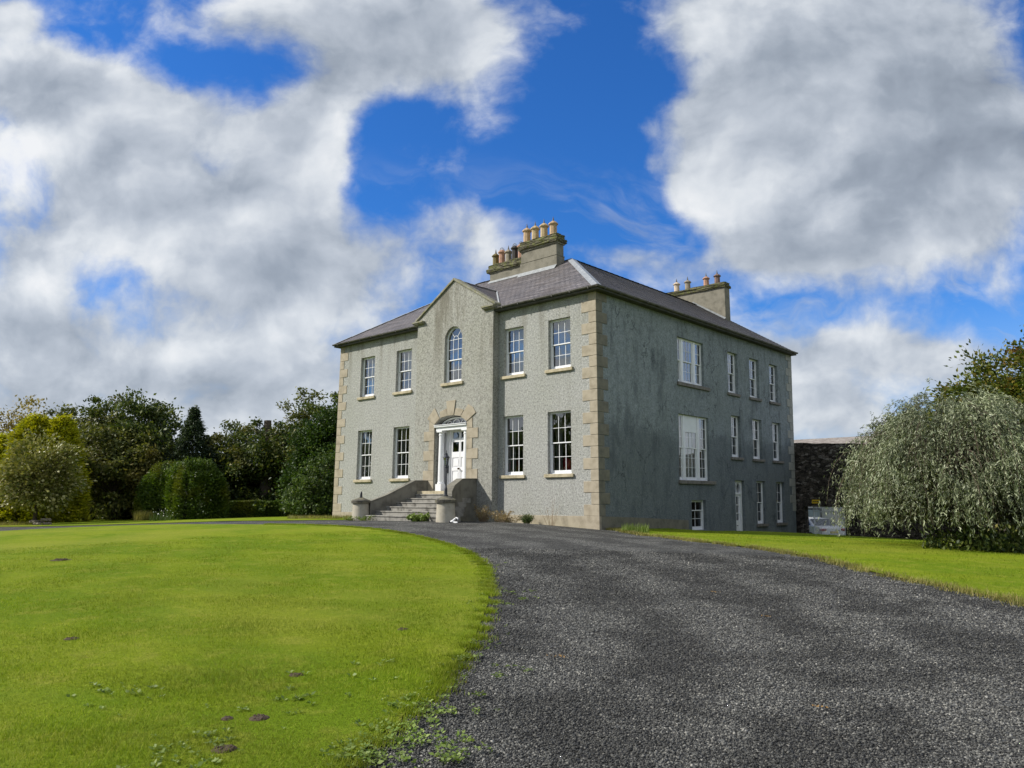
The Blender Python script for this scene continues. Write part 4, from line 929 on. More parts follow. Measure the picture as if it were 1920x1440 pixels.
# white-flowered plant, tall grass tufts and wood pile at the far edge
def tuft(name, x, y, n, hgt, spread, m, label, cat_='plant', group=None, wid=.012, lean=.5):
    z = h1(x, y)+.01; root = empty(name, (x, y, z)); tag(root, label, cat_, group)
    a = rng.random(n)*2*math.pi; r_ = spread*np.sqrt(rng.random(n)); bx = np.c_[r_*np.cos(a), r_*np.sin(a), np.zeros(n)]
    hh = hgt*(.45+.6*rng.random(n)); a2 = rng.random(n)*2*math.pi; ln = (rng.random(n)*lean*hh)
    tip = bx+np.c_[ln*np.cos(a2), ln*np.sin(a2), hh]; mid = (bx+tip)/2+np.c_[-ln*np.cos(a2), -ln*np.sin(a2), np.zeros(n)]*.18; s = np.c_[-np.sin(a2), np.cos(a2), np.zeros(n)]*wid/2
    V = np.stack([bx-s, bx+s, mid+s*.8, mid-s*.8, tip, tip+s*.1], 1).reshape(-1, 3); i = np.arange(n)*6
    F = np.concatenate([np.stack([i, i+1, i+2, i+3], 1), np.stack([i+3, i+2, i+5, i+4], 1)]); npmesh('blades', V, F, m, root); return root
x, y, z = at(287, 46); tuft('grass_tuft', x, y, 1500, .62, .55, M['lf_drygrass'], 'pale clump of tall grass at the left foot of the yew block', 'grass clump')
x, y, z = at(400, 46.5); tuft('grass_tuft', x, y, 900, .4, .5, M['lf_drygrass'], 'short pale grass clump under the right end of the yew block', 'grass clump')
x, y, z = at(318, 44); r_ = tuft('white_flowering_plant', x, y, 260, .55, .6, M['lf_shrub'], 'plant with white flowers in front of the yew block', 'plant')
fl = rng.normal(size=(24, 3))*np.array([.5, .3, .14])+np.array([0, 0, .52]); V, F = leaves(fl, .09, .9); npmesh('flowers', V, F, M['flower'], r_)
x, y, z = at(384, 45.5); r_ = tuft('pale_leaved_plant', x, y, 200, 1.2, .3, M['lf_shrub'], 'pale leaved sapling growing up the face of the yew block', 'plant')
fl = rng.normal(size=(240, 3))*np.array([.25, .2, .42])+np.array([0, 0, .95]); V, F = leaves(fl, .12, .7); npmesh('leaves', V, F, M['lf_silver'], r_)
x, y, z = at(100, 41.5); root = empty('log_pile', (x, y, z)); tag(root, 'small heap of cut logs and twigs at the foot of the round tree', 'log pile')
b = MB()
for i in range(9): a = random.uniform(-.4, .4); cx, cy = random.uniform(-.5, .6), random.uniform(-.3, .3); b.tube([(cx-.25*math.cos(a), cy-.25*math.sin(a), .07+.1*(i % 3)), (cx+.25*math.cos(a), cy+.25*math.sin(a), .08+.1*(i % 3))], .08, 8)
b.build('logs', M['logend'] if 'logend' in M else simple('cut_log', (.25, .21, .16), .85, .3, 8), root)
x, y, z = at(58, 42.2); tuft('grass_tuft', x, y, 700, .22, .9, M['lf_drygrass'], 'dry cut grass heap left of the log pile', 'grass clump')

# --- the weeping silver tree on the right lawn
x, y = 10.9, 2.85; z = h1(x, y)
root = empty('weeping_silver_pear', (x, y, z)); tag(root, 'dome shaped weeping tree with narrow silver leaves on the right lawn', 'tree')
Rb, Hb = 2.92, 4.12
ns = 2400; nc_ = 190; ca_ = rng.random(nc_)*2*math.pi; cr_ = np.sqrt(rng.random(nc_)); ci = rng.integers(0, nc_, ns)      # strands hang in bunches from the same boughs
a = ca_[ci]+rng.normal(size=ns)*.085; rad = np.clip(cr_[ci]+rng.normal(size=ns)*.045, .02, 1)
wob = 1+.08*np.sin(a*3+.7)+.06*np.sin(a*7+2)+.05*np.sin(a*13)
rr = Rb*wob*(.10+.90*rad); zt = Hb*np.sqrt(np.clip(1-(rr/(Rb*1.12*wob))**2.5, 0.02, 1))*(1+.04*rng.normal(size=ns))+(.13*rng.normal(size=nc_))[ci]; zt = np.maximum(zt, 1.2)
inner = rng.random(ns) < .22; zt = np.where(inner, zt*(.45+.4*rng.random(ns)), zt)
lift = (.25+.75*rng.random(nc_)**2)[ci]; Ls = np.minimum((.7+1.5*rng.random(nc_))[ci]*(.75+.4*rng.random(ns)), zt-.12-lift*.8); Ls = np.maximum(Ls, .3)
nl = 42; tt = rng.random((ns, nl))
ox = np.cos(a)[:, None]; oy = np.sin(a)[:, None]; outw = (.15+.55*rng.random((ns, 1)))*Ls[:, None]
side = rng.normal(size=(ns, 1))*.25*Ls[:, None]; sag = tt**1.7
curve = lambda tq: (rr[:, None]*ox+ox*outw*np.sin(tq*1.4)-oy*side*tq, rr[:, None]*oy+oy*outw*np.sin(tq*1.4)+ox*side*tq, zt[:, None]-Ls[:, None]*tq**1.6+.10*np.sin(tq*3)*Ls[:, None])
cx_, cy_, cz_ = curve(tt); P = np.stack([cx_, cy_, cz_], -1).reshape(-1, 3); P += rng.normal(size=P.shape)*.028
x2, y2, z2 = curve(tt+.05); Dr = np.stack([x2-cx_, y2-cy_, z2-cz_], -1).reshape(-1, 3); Dr = unit(Dr)+rng.normal(size=Dr.shape)*.55
gapf = np.sin(P[:, 0]*2.6+1.1*np.sin(P[:, 2]*1.3))*np.sin(P[:, 1]*2.4+.6+np.sin(P[:, 0]*1.7))+.55*np.sin(P[:, 2]*2.7+P[:, 0]*1.9-P[:, 1]*2.2); ok = (P[:, 2] > .04) & ~((gapf > .38) & (rng.random(len(P)) < .80) & (P[:, 2] < Hb*.86)); P = P[ok]; Dr = Dr[ok]
V, F = leaves(P, .115*(.6+.7*rng.random(len(P))), .21, Dr, jit=.3); npmesh('crown', V, F, M['lf_silver'], root)
# twigs of the hanging strands
b = MB()
for i in range(0, ns, 4):
    ts = np.linspace(0, 1, 5); X_ = []
    for tq in ts:
        q_ = np.full((ns, 1), tq); X_.append(None)
    px_ = [(rr[i]*math.cos(a[i])+math.cos(a[i])*outw[i, 0]*math.sin(tq*1.4)-math.sin(a[i])*side[i, 0]*tq, rr[i]*math.sin(a[i])+math.sin(a[i])*outw[i, 0]*math.sin(tq*1.4)+math.cos(a[i])*side[i, 0]*tq, zt[i]-Ls[i]*tq**1.6+.1*math.sin(tq*3)*Ls[i]) for tq in ts]
    b.tube(px_, [.011, .009, .007, .005, .003], 3)
for i in range(16):
    an = i*.39+.2; b.tube([(0, 0, 1.2), (.8*math.cos(an), .8*math.sin(an), 2.7), (1.5*math.cos(an), 1.5*math.sin(an), 3.0+.2*math.sin(i)), (2.1*math.cos(an), 2.1*math.sin(an), 2.3)], [.08, .055, .03, .012], 6)
b.tube([(0, 0, -.2), (.05, 0, .7), (0, .05, 1.4), (.1, 0, 2.9)], [.17, .14, .11, .05], 9); b.build('trunk', M['bark'], root)
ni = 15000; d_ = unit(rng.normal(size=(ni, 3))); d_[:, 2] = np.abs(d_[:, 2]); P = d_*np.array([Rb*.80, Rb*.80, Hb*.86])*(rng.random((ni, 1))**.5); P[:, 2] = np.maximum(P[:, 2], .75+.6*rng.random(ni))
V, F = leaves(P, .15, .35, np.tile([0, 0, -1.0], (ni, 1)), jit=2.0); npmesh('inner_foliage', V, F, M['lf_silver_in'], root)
# stray upright shoots on the top
k_ = 60; a = rng.random(k_)*2*math.pi; r0 = Rb*(.2+.75*rng.random(k_)); PP = []
for i in range(k_):
    zt0 = Hb*math.sqrt(max(.05, 1-(r0[i]/(Rb*1.08))**2.2)); l_ = .35+.5*random.random(); tq = rng.random((34, 1)); dv = np.array([math.cos(a[i])*.55, math.sin(a[i])*.55, .9])*l_
    PP.append(np.array([r0[i]*math.cos(a[i]), r0[i]*math.sin(a[i]), zt0-.1])+dv*tq+rng.normal(size=(34, 3))*.022)
P = np.concatenate(PP); V, F = leaves(P, .085, .25); npmesh('top_shoots', V, F, M['lf_silver'], root)
# dark green suckers round its foot
P = np.c_[np.clip(rng.normal(size=(2600, 2)), -1.8, 1.8)*np.array([.95, .55])+np.array([1.1, -1.1]), np.abs(rng.normal(size=2600))*.28+.05]; rt = empty('ground_elder_patch', (x, y, z)); tag(rt, 'dark green leafy suckers at the foot of the weeping silver tree', 'plant')
V, F = leaves(P, .13, .6, np.tile([0, 0, 1.0], (2600, 1)), jit=2); npmesh('leaves', V, F, M['lf_dark'], rt)

# --- broad tree behind it
x, y = 11.3, 13.5; z = h1(x, y)
lob = [(0, 0, 4.9, 4.0, 4.0, 2.9), (-2.6, .3, 4.3, 1.9, 1.9, 1.3), (-1.4, -.6, 6.2, 2.0, 2.0, 1.2), (1.0, .4, 7.0, 2.4, 2.4, 1.5), (-3.1, -.5, 5.3, 1.4, 1.2, .6), (-2.2, .5, 2.6, 2.2, 2.0, 1.2), (2.8, .6, 5.0, 2.6, 2.6, 2.2), (.5, -.5, 2.0, 3.6, 3.2, 1.3), (-4.4, -.6, 5.35, .9, .7, .3), (-3.6, -.6, 4.0, 1.4, 1.2, .8), (-1.0, 0, 5.6, 2.4, 2.2, 1.6)]
lob = [(a_, b_, c_*.93, d_, e_, f_*.93) for a_, b_, c_, d_, e_, f_ in lob]
tree('broad_turning_tree', x, y, lob, 1050, 84, .16, M['lf_cherry'], 'broad dark tree with leaves turning red above the weeping silver tree', trunk=(.28, 0), csize=.33, flat=.5, sprig=50, limbs=40, shell=.45, layered=True, droop=.3)
# --- woodland behind the photographer, seen only as reflections in the lower windows
P = []
for i in range(46):
    an = R(180+i*2.9); dd = 52+7*math.sin(i*2.1); P.append((16+dd*math.cos(an), -22+dd*math.sin(an), 3.2+1.6*math.sin(i*1.3), 4.2, 5.2+1.8*math.sin(i*2.7)))
C = np.concatenate([np.array([p[0], p[1], -1.6+p[2]])+unit(rng.normal(size=(420, 3)))*np.array([p[3], p[3], p[4]])*rng.random((420, 1))**.3 for p in P]); C = C[C[:, 2] > -1.6]
V, F = leaves(C, 1.3, .8); tag(npmesh('distant_woodland', V, F, M['lf_dark']), 'belt of dark trees far across the lawn opposite the house', 'woodland', kind='stuff')

# ================================================================== plants at the foot of the house
def stalky(name, x, y, n, hgt, spread, label, ms, mf, nleaf=30, lsz=.05, group=None, cat_='weed', asp=.6):
    z = h1(x, y)+.0; root = empty(name, (x, y, z)); tag(root, label, cat_, group); b = MB(); P = []
    for i in range(n):
        a = random.uniform(0, 6.28); r_ = spread*math.sqrt(random.random()); bx, by = r_*math.cos(a)*.4, r_*math.sin(a)*.4; hh = hgt*random.uniform(.5, 1.05)
        e = (bx+r_*math.cos(a)*.9, by+r_*math.sin(a)*.9, hh); m_ = ((bx+e[0])/2+random.uniform(-.03, .03), (by+e[1])/2, hh*.55); b.tube([(bx, by, -.03), m_, e], [.007, .005, .003], 4)
        for j in range(nleaf):
            t_ = random.uniform(.15, 1); q_ = Vector(m_).lerp(Vector(e), max(0, t_*2-1)) if t_ > .5 else Vector((bx, by, 0)).lerp(Vector(m_), t_*2)
            P.append((q_.x+random.gauss(0, .035), q_.y+random.gauss(0, .035), max(.01, q_.z+random.gauss(0, .03))))
    b.build('stems', ms, root)
    if P: V, F = leaves(np.array(P), lsz, asp); npmesh('leaves', V, F, mf, root)
    return root
M['twig'] = simple('dry_twig', (.24, .18, .12), .9, .2)
stalky('dried_weed', -4.6, -1.2, 30, .62, .38, 'tall dried brown weeds against the right flank wall of the steps', M['twig'], M['lf_dry'], 26, .05)
stalky('dried_weed', -4.0, -.9, 26, .45, .4, 'shorter dried weeds beside the base of the entrance bay', M['twig'], M['lf_dry'], 26, .05)
stalky('dried_weed', -3.7, -.6, 14, .3, .35, 'low straw coloured weeds under the window next to the bay', M['twig'], M['lf_dry'], 18, .05)
stalky('green_bush', -2.95, -.55, 26, .34, .22, 'small round dark green bush at the wall under the pair of right windows', M['twig'], M['lf_shrub'], 60, .045, cat_='bush')
stalky('bare_sapling', -1.75, -.55, 9, 1.05, .45, 'thin leafless sapling in front of the wall near the pale corner', M['twig'], M['lf_dry'], 5, .035)
stalky('bare_sapling', -12.55, -1.1, 8, 1.15, .45, 'thin grey sapling behind the pillar with the iron stub', M['twig'], M['lf_dry'], 3, .03)
stalky('broad_leaved_weed', -5.55, -3.65, 22, .27, .38, 'bright green broad leaved weed between the bottom step and the lamp pillar', M['twig'], M['lf_weed'], 34, .10, asp=.8)
stalky('broad_leaved_weed', -8.9, -3.55, 12, .18, .35, 'low green weed at the left end of the bottom step', M['twig'], M['lf_weed'], 20, .06)
stalky('broad_leaved_weed', -9.65, -3.75, 10, .16, .2, 'little green weed at the foot of the pillar with the iron stub', M['twig'], M['lf_weed'], 18, .06)
tuft('grass_tuft', -.55, -.25+.9, 1, .01, .01, M['lf_drygrass'], 'thin blades of grass at the pale house corner') if False else None
# dry grass fringe under the left end of the front wall
for i, (xx, yy) in enumerate(((-11.6, -1.0), (-12.6, -1.3), (-13.6, -1.6), (-14.7, -1.9), (-15.8, -2.2))):
    tuft('grass_tuft', xx, yy, 420, .20, .55, M['lf_drygrass'], ('yellow dry grass clump nearest the pillar with the iron stub', 'second yellow grass clump from that pillar along the left wall', 'middle yellow grass clump of the five along the left wall', 'fourth yellow grass clump along the left wall', 'yellow grass clump at the left corner of the house')[i], 'grass clump', 'dry grass clumps along the left wall')
tuft('grass_tuft', 1.35, .25, 420, .34, .5, M['lf_weed'], 'longer green grass where the bank meets the shaded house wall', 'grass clump')
# white torn plastic fitting on the gravel by the lamp pillar
x, y = -3.75, -3.55; root = empty('broken_white_fitting', (x, y, h1(x, y))); root.scale = (.75, .75, .75); tag(root, 'broken white plastic fitting with a dark end lying beside the lamp pillar', 'litter')
b = MB(); b.tube([(-.22, 0, .06), (-.08, .0, .09), (.05, .02, .2), (.12, 0, .22)], [.05, .055, .045, .03], 9); b.tube([(.0, 0, .16), (.12, .02, .26), (.26, .02, .22), (.24, .02, .15)], [.02, .03, .028, .02], 7); b.tube([(-.05, 0, .05), (.12, 0, .03), (.25, 0, .04)], [.03, .04, .03], 7); b.build('white_shell', M['white'], root)
b = MB(); b.tube([(-.29, 0, .045), (-.2, 0, .06)], [.05, .055], 10); b.build('dark_end', M['iron'], root)
b = MB(); b.tube([(.05, .05, .0), (.02, .05, .35), (.08, .05, .5)], [.008, .006, .004], 5); b.build('stalk', M['twig'], root)

# ================================================================== garden wall, gateway, sign, yard
def rubble():
    m, t, b = mat('rubble_stone'); p = t.pos(); sc = t.scale(p, (1, 1, 1.6)); wv = t.vm('ADD', sc, t.vm('SCALE', t.noise(p, 3, 3, .6, 0, True), sc=.25))
    vc = t.sep(t.vor(wv, 5.5, 'Color'))[0]; ve = t.vor(wv, 5.5, 'Distance', 'DISTANCE_TO_EDGE')
    c = t.ramp(vc, [(0, (.03, .026, .022)), (.45, (.075, .065, .055)), (.8, (.12, .10, .085)), (1, (.24, .215, .19))]); c = t.mix(t.maprange(ve, .0, .07, .8, 0), c, (.018, .016, .014))
    c = t.mix(1, c, t.ramp(t.noise(p, 18, 5, .7), [(.3, g(.6)), (.7, g(1.35))]), 'MULTIPLY')
    fin(t, b, c, .95, t.bump(t.math('ADD', t.math('MINIMUM', ve, .12), t.math('MULTIPLY', t.noise(p, 20, 4), .05)), 1, .25), .1); return m
M['rubble'] = rubble()
gw = empty('garden_wall', (0, 17.9, -2)); tag(gw, 'dark rubble stone garden wall joined to the back corner of the house', 'wall')
b = MB(lambda v: (v[0], v[1]-17.9, v[2]+2)); GX0, GX1, GZT = .30, 2.35, -.36
def rough_wall(x0, x1, z0f, z1f, y0, y1, nx=.35):
    n = max(1, int((x1-x0)/nx)); nz = 14
    for face_y, sgn in ((y0, -1), (y1, 1)):
        vs = []; fs = []
        for i in range(n+1):
            xx = x0+(x1-x0)*i/n
            for j in range(nz+1):
                e_ = 0 if (i in (0, n) or j == nz) else random.uniform(-.035, .035); zz = z0f+(z1f(xx)-z0f)*j/nz; vs.append((xx, face_y+sgn*abs(e_), zz))
        for i in range(n):
            for j in range(nz): k_ = i*(nz+1)+j; q_ = (k_, k_+nz+1, k_+nz+2, k_+1); fs.append(q_ if sgn < 0 else q_[::-1])
        b.add(vs, fs)
    for i in range(n):
        xa, xb = x0+(x1-x0)*i/n, x0+(x1-x0)*(i+1)/n; b.poly([(xa, y0, z1f(xa)), (xb, y0, z1f(xb)), (xb, y1, z1f(xb)), (xa, y1, z1f(xa))])
    b.poly([(x0, y0, z0f), (x0, y1, z0f), (x0, y1, z1f(x0)), (x0, y0, z1f(x0))]); b.poly([(x1, y0, z0f), (x1, y1, z0f), (x1, y1, z1f(x1)), (x1, y0, z1f(x1))])
topf = lambda xx: 2.96-.055*xx+.035*math.sin(xx*5)+.025*math.sin(xx*11.3)
rough_wall(-.35, GX0, -3.4, topf, 17.62, 18.15); rough_wall(GX0, GX1, GZT, topf, 17.62, 18.15); rough_wall(GX1, 16, -3.4, topf, 17.62, 18.15); b.poly([(GX0, 17.62, GZT), (GX1, 17.62, GZT), (GX1, 18.15, GZT), (GX0, 18.15, GZT)])
b.build('stonework', M['rubble'], gw)
gate = empty('iron_gate', (0, 0, 0)); tag(gate, 'white painted gate of thin upright bars in the gateway of the rubble wall', 'gate')
b = MB(); X0, X1, Yg = .66, 2.2, 17.95
for zz in (-2.75, -.62, -.36): b.box((X0, Yg, zz-.02), (X1, Yg+.04, zz+.02))
for xx in (X0, X1): b.box((xx-.025, Yg, -2.8), (xx+.025, Yg+.04, -.34))
b.build('gate_frame', M['white'], gate)
b = MB(); n = 22
for i in range(1, n): xx = X0+(X1-X0)*i/n; b.box((xx-.008, Yg+.012, -2.74), (xx+.008, Yg+.028, -.36))
b.build('bars', M['white'], gate)
sign = empty('yellow_sign', (.94, 17.60, -.10)); tag(sign, 'small yellow notice plate above the gateway in the dark wall', 'sign')
b = MB(); b.box((-.20, -.012, -.095), (.20, .012, .095)); b.build('plate', simple('yellow_plate', (.72, .47, .02), .5, .06), sign)
b = MB()
for i, (u0, u1) in enumerate(((-.15, -.06), (-.04, .03), (.05, .15))): b.box((u0, -.016, -.025+.01*(i % 2)), (u1, -.0125, .02))
b.build('dark_marks', M['iron'], sign)
# yard behind: outbuilding and a parked car
ob = empty('outbuilding', (0, 27, 0)); tag(ob, 'long low outbuilding with weathered stone slate roof behind the garden wall', 'outbuilding')
b = MB(lambda v: (v[0], v[1]-27, v[2])); b.box((-14, 27, -3.2), (8, 34, 2.2)); b.build('wall', simple('cream_render', (.72, .72, .70), .85, .12, 2), ob)
def oldroof():
    m, t, b = mat('weathered_roof'); p = t.pos(); c = t.ramp(t.noise(t.scale(p, (2, 2, 6)), 1.5, 6, .7), [(.3, (.13, .11, .10)), (.5, (.22, .195, .18)), (.75, (.34, .32, .29))]); fin(t, b, c, .9, t.bump(t.noise(p, 14, 4), .6, .03)); return m
b = MB(lambda v: (v[0], v[1]-27, v[2])); b.add([(-14.3, 26.6, 2.1), (8.3, 26.6, 2.1), (8.3, 30.5, 4.14), (-14.3, 30.5, 4.14), (-14.3, 34.4, 2.1), (8.3, 34.4, 2.1)], [(0, 1, 2, 3), (3, 2, 5, 4), (0, 3, 4), (1, 5, 2), (0, 4, 5, 1)]); b.build('roof', oldroof(), ob)
b = MB(lambda v: (v[0], v[1]-27, v[2])); b.box((-3.6, 26.9, -1.6), (-2.35, 26.96, -.55)); w_ = b.build('window', M['iron'], ob)
b = MB(lambda v: (v[0], v[1]-27, v[2])); b.box((-3.52, 26.86, -1.52), (-2.43, 26.895, -.63)); b.build('pane', simple('pale_pane', (.42, .50, .55), .2, .1), w_)
b = MB(lambda v: (v[0], v[1]-27, v[2])); b.box((-5.2, 26.93, -2.6), (-3.7, 26.98, -.5)); b.build('door', simple('pale_blue_door', (.42, .52, .58), .6, .08), ob)
M['carpaint'] = simple('white_car_paint', (.72, .73, .75), .2, .02); M['tyre'] = simple('tyre_rubber', (.02, .02, .02), .8, .1); M['tail'] = simple('red_tail_lamp', (.35, .008, .02), .2, .1); M['carglass'] = simple('dark_car_glass', (.02, .022, .025), .08, .1)
hd = math.atan2(.5, -.85); carx, cary = -1.55, 22.6; car = empty('parked_car', (carx, cary, h1(carx, cary)+.01), hd); tag(car, 'white saloon car with red tail lamp parked in the yard behind the white gate', 'car')
prof = [(-2.2, .32), (-2.24, .55), (-2.2, .86), (-2.05, .98), (-1.55, 1.02), (-.95, 1.38), (-.3, 1.45), (.35, 1.42), (1.05, .98), (1.9, .84), (2.18, .68), (2.2, .35), (1.75, .25), (-1.75, .25)]
b = MB(); low = [(x_, min(z_, 1.0)) for x_, z_ in prof]
def loft(pr, ws):
    vs = []; n = len(pr)
    for w_, f_ in ws:
        for (x_, z_) in pr: vs.append((x_*f_, w_, z_))
    fs = [(k_*n+i, k_*n+(i+1) % n, (k_+1)*n+(i+1) % n, (k_+1)*n+i) for k_ in range(len(ws)-1) for i in range(n)]
    b.add(vs, fs+[list(range(n))[::-1], [(len(ws)-1)*n+i for i in range(n)]])
loft(low, [(-.88, .94), (-.80, .985), (-.4, 1), (.4, 1), (.80, .985), (.88, .94)])
cab = [(-1.6, .98), (-.95, 1.37), (-.3, 1.45), (.35, 1.42), (1.1, .97)]; vs = []
for (x_, z_) in cab: wv = .80-.22*(z_-.97)/.48; vs += [(x_, -wv, z_), (x_, wv, z_)]
b.add(vs, [(2*i, 2*i+2, 2*i+3, 2*i+1) for i in range(4)]+[(0, 2, 4, 6, 8)[::-1], (1, 3, 5, 7, 9)]); b.build('body', M['carpaint'], car, smooth=False, bevel=.03)
b = MB()
for sg in (-1, 1): b.poly([(-1.3, sg*.80, 1.02), (-.88, sg*.655, 1.32), (.3, sg*.63, 1.36), (.85, sg*.80, 1.02)])
b.poly([(-1.56, -.70, 1.02), (-1.02, -.60, 1.35), (-1.02, .60, 1.35), (-1.56, .70, 1.02)]); b.poly([(1.06, -.70, 1.03), (.45, -.58, 1.39), (.45, .58, 1.39), (1.06, .70, 1.03)])
b.v = [(x_*(1.012), y_*1.02, z_+.008) for x_, y_, z_ in b.v]; b.build('windows', M['carglass'], car)
for sg in (-1, 1):
    b = MB(); b.box((-2.235, sg*.86, .72), (-1.95, sg*.50, .86)); b.build('tail_lamp', M['tail'], car, bevel=.03)
    for wx in (-1.35, 1.38):
        b = MB(); b.tube([(wx, sg*.92, .32), (wx, sg*.70, .32)], .32, 20); o = b.build('wheel', M['tyre'], car); b = MB(); b.tube([(wx, sg*.93, .32), (wx, sg*.8, .32)], .2, 14); b.build('rim', M['lead'], o)
b = MB(); b.box((-2.25, -.26, .60), (-2.22, .26, .71)); b.build('number_plate', simple('yellow_number_plate', (.65, .5, .08), .5, .05), car)
b = MB(); b.box((-2.26, -.8, .36), (-2.15, .8, .40)); b.build('bumper_trim', M['iron'], car)

# ================================================================== grass blades, gravel chips, weeds
def polar(n, r0, r1, a0, a1):
    r_ = r0*(r1/r0)**rng.random(n); a = a0+(a1-a0)*rng.random(n); f = FW[:2]/np.linalg.norm(FW[:2]); rt = RT[:2]/np.linalg.norm(RT[:2])
    d = np.cos(a)[:, None]*f+np.sin(a)[:, None]*rt; return CAM[:2]+d*r_[:, None], r_
def blades(name, n, r0, r1, a0, a1, region, m, label, hgt=.034, seed_edge=None, thin=None):
    P, r_ = polar(n, r0, r1, a0, a1); k_ = inpoly(P[:, 0], P[:, 1], region); P = P[k_]; r_ = r_[k_]; n = len(P)
    z = H(P[:, 0], P[:, 1])+.015; a = rng.random(n)*2*math.pi; cl = .6+.8*(.5+.5*np.sin(P[:, 0]*2.1+np.sin(P[:, 1]*1.7))*np.cos(P[:, 1]*2.6))
    hh = hgt*(.5+.8*rng.random(n))*cl; wd = (.0028+.00042*r_)*(.7+.6*rng.random(n)); le = hh*(.2+.9*rng.random(n))
    b0 = np.c_[P, z]; s = np.c_[-np.sin(a), np.cos(a), np.zeros(n)]*wd[:, None]*.5; tip = b0+np.c_[le*np.cos(a), le*np.sin(a), hh]
    V = np.stack([b0-s, b0+s, tip], 1).reshape(-1, 3); F = np.arange(3*n).reshape(n, 3); return tag(npmesh(name, V, F, m), label, 'grass', kind='stuff')
M['blade'] = leafmat('grass_blade', [(.11, .17, .010), (.175, .25, .013), (.23, .30, .020), (.32, .34, .05)], .7, .3, .08, big=((.22, .25, .04), .5, .5, .5))
blades('grass', 360000, 4.2, 24, R(-42), R(6), LO, M['blade'], 'short green grass blades of the broad lawn', .027)
blades('grass', 110000, 8.5, 32, R(-5), R(42), RO, M['blade'], 'short green grass blades of the bank beside the drive', .038)
# ragged longer fringe where grass meets gravel
def fringe(name, O, n, hgt, m, label, sp=.10, r_max=30):
    d_ = np.hypot(O[:, 0]-CAM[0], O[:, 1]-CAM[1]); Q = O[(d_ < r_max)]; k_ = rng.integers(0, len(Q), n); P = Q[k_]+rng.normal(size=(n, 2))*sp; P[:, :2] += rng.random((n, 1))*0
    z = H(P[:, 0], P[:, 1])+.0; a = rng.random(n)*2*math.pi; hh = hgt*(.3+rng.random(n)); r_ = np.hypot(P[:, 0]-CAM[0], P[:, 1]-CAM[1]); wd = .003+.0005*r_
    b0 = np.c_[P, z]; s = np.c_[-np.sin(a), np.cos(a), np.zeros(n)]*wd[:, None]*.5; le = hh*rng.random(n)*1.4; tip = b0+np.c_[le*np.cos(a), le*np.sin(a), hh]
    V = np.stack([b0-s, b0+s, tip], 1).reshape(-1, 3); return tag(npmesh(name, V, np.arange(3*n).reshape(n, 3), m), label, 'grass', kind='stuff')
fringe('grass_fringe', LO, 90000, .06, M['blade'], 'ragged fringe of grass along the edge of the broad lawn', .07)
fringe('grass_fringe', LO, 16000, .04, M['lf_drygrass'], 'brownish worn grass along the edge of the broad lawn', .09)
fringe('grass_fringe', RO, 45000, .09, M['lf_drygrass'], 'straggly yellowish grass fringe along the bank by the drive', .12)
def chips():
    n = 260000; P, r_ = polar(n, 4.0, 19, R(-22), R(42)); k_ = inpoly(P[:, 0], P[:, 1], np.array(smooth_open(DRIVE, 1))); k_ &= ~inpoly(P[:, 0], P[:, 1], LO); k_ &= ~inpoly(P[:, 0], P[:, 1], RO)
    P = P[k_]; r_ = r_[k_]; n = len(P); z = H(P[:, 0], P[:, 1]); s = (.0065+.0065*rng.random(n)**2)*(1+.045*np.maximum(0, r_-7))
    base = np.array([(1, 0, 0), (0, 1, 0), (-1, 0, 0), (0, -1, 0), (0, 0, 1), (0, 0, -1.0)]); V = base[None]+rng.normal(size=(n, 6, 3))*.28
    V *= np.stack([1+.3*rng.random(n), np.ones(n), .55+.25*rng.random(n)], 1)[:, None]; a = rng.random(n)*6.283; ca, sa = np.cos(a)[:, None], np.sin(a)[:, None]
    t1 = rng.normal(size=n)*.45; ct, st = np.cos(t1)[:, None], np.sin(t1)[:, None]; y_ = V[..., 1]*ct-V[..., 2]*st; z_ = V[..., 1]*st+V[..., 2]*ct
    X_ = V[..., 0]*ca-y_*sa; Y_ = V[..., 0]*sa+y_*ca; V = np.stack([X_, Y_, z_], -1)*s[:, None, None]+np.c_[P, z+s*.25][:, None]
    T = np.array([(0, 1, 4), (1, 2, 4), (2, 3, 4), (3, 0, 4), (1, 0, 5), (2, 1, 5), (3, 2, 5), (0, 3, 5)]); F = (T[None]+np.arange(n)[:, None, None]*6).reshape(-1, 3)
    m, t, b = mat('gravel_chip'); r2 = t.new('ShaderNodeNewGeometry').outputs['Random Per Island']; c = t.ramp(r2, [(0, (.016, .016, .016)), (.4, (.055, .055, .052)), (.75, (.105, .105, .098)), (.95, (.17, .168, .152)), (1, (.32, .31, .28))])
    p = t.pos(); big = tracks(t, p); c = t.mix(t.maprange(big, .40, .62), t.mix(1, c, g(.60), 'MULTIPLY'), t.mix(1, c, g(1.25), 'MULTIPLY')); fin(t, b, c, .75, None, .35)
    tag(npmesh('gravel', V.reshape(-1, 3), F, m), 'loose dark grey basalt chippings on the near part of the drive', 'gravel', kind='stuff')
chips()
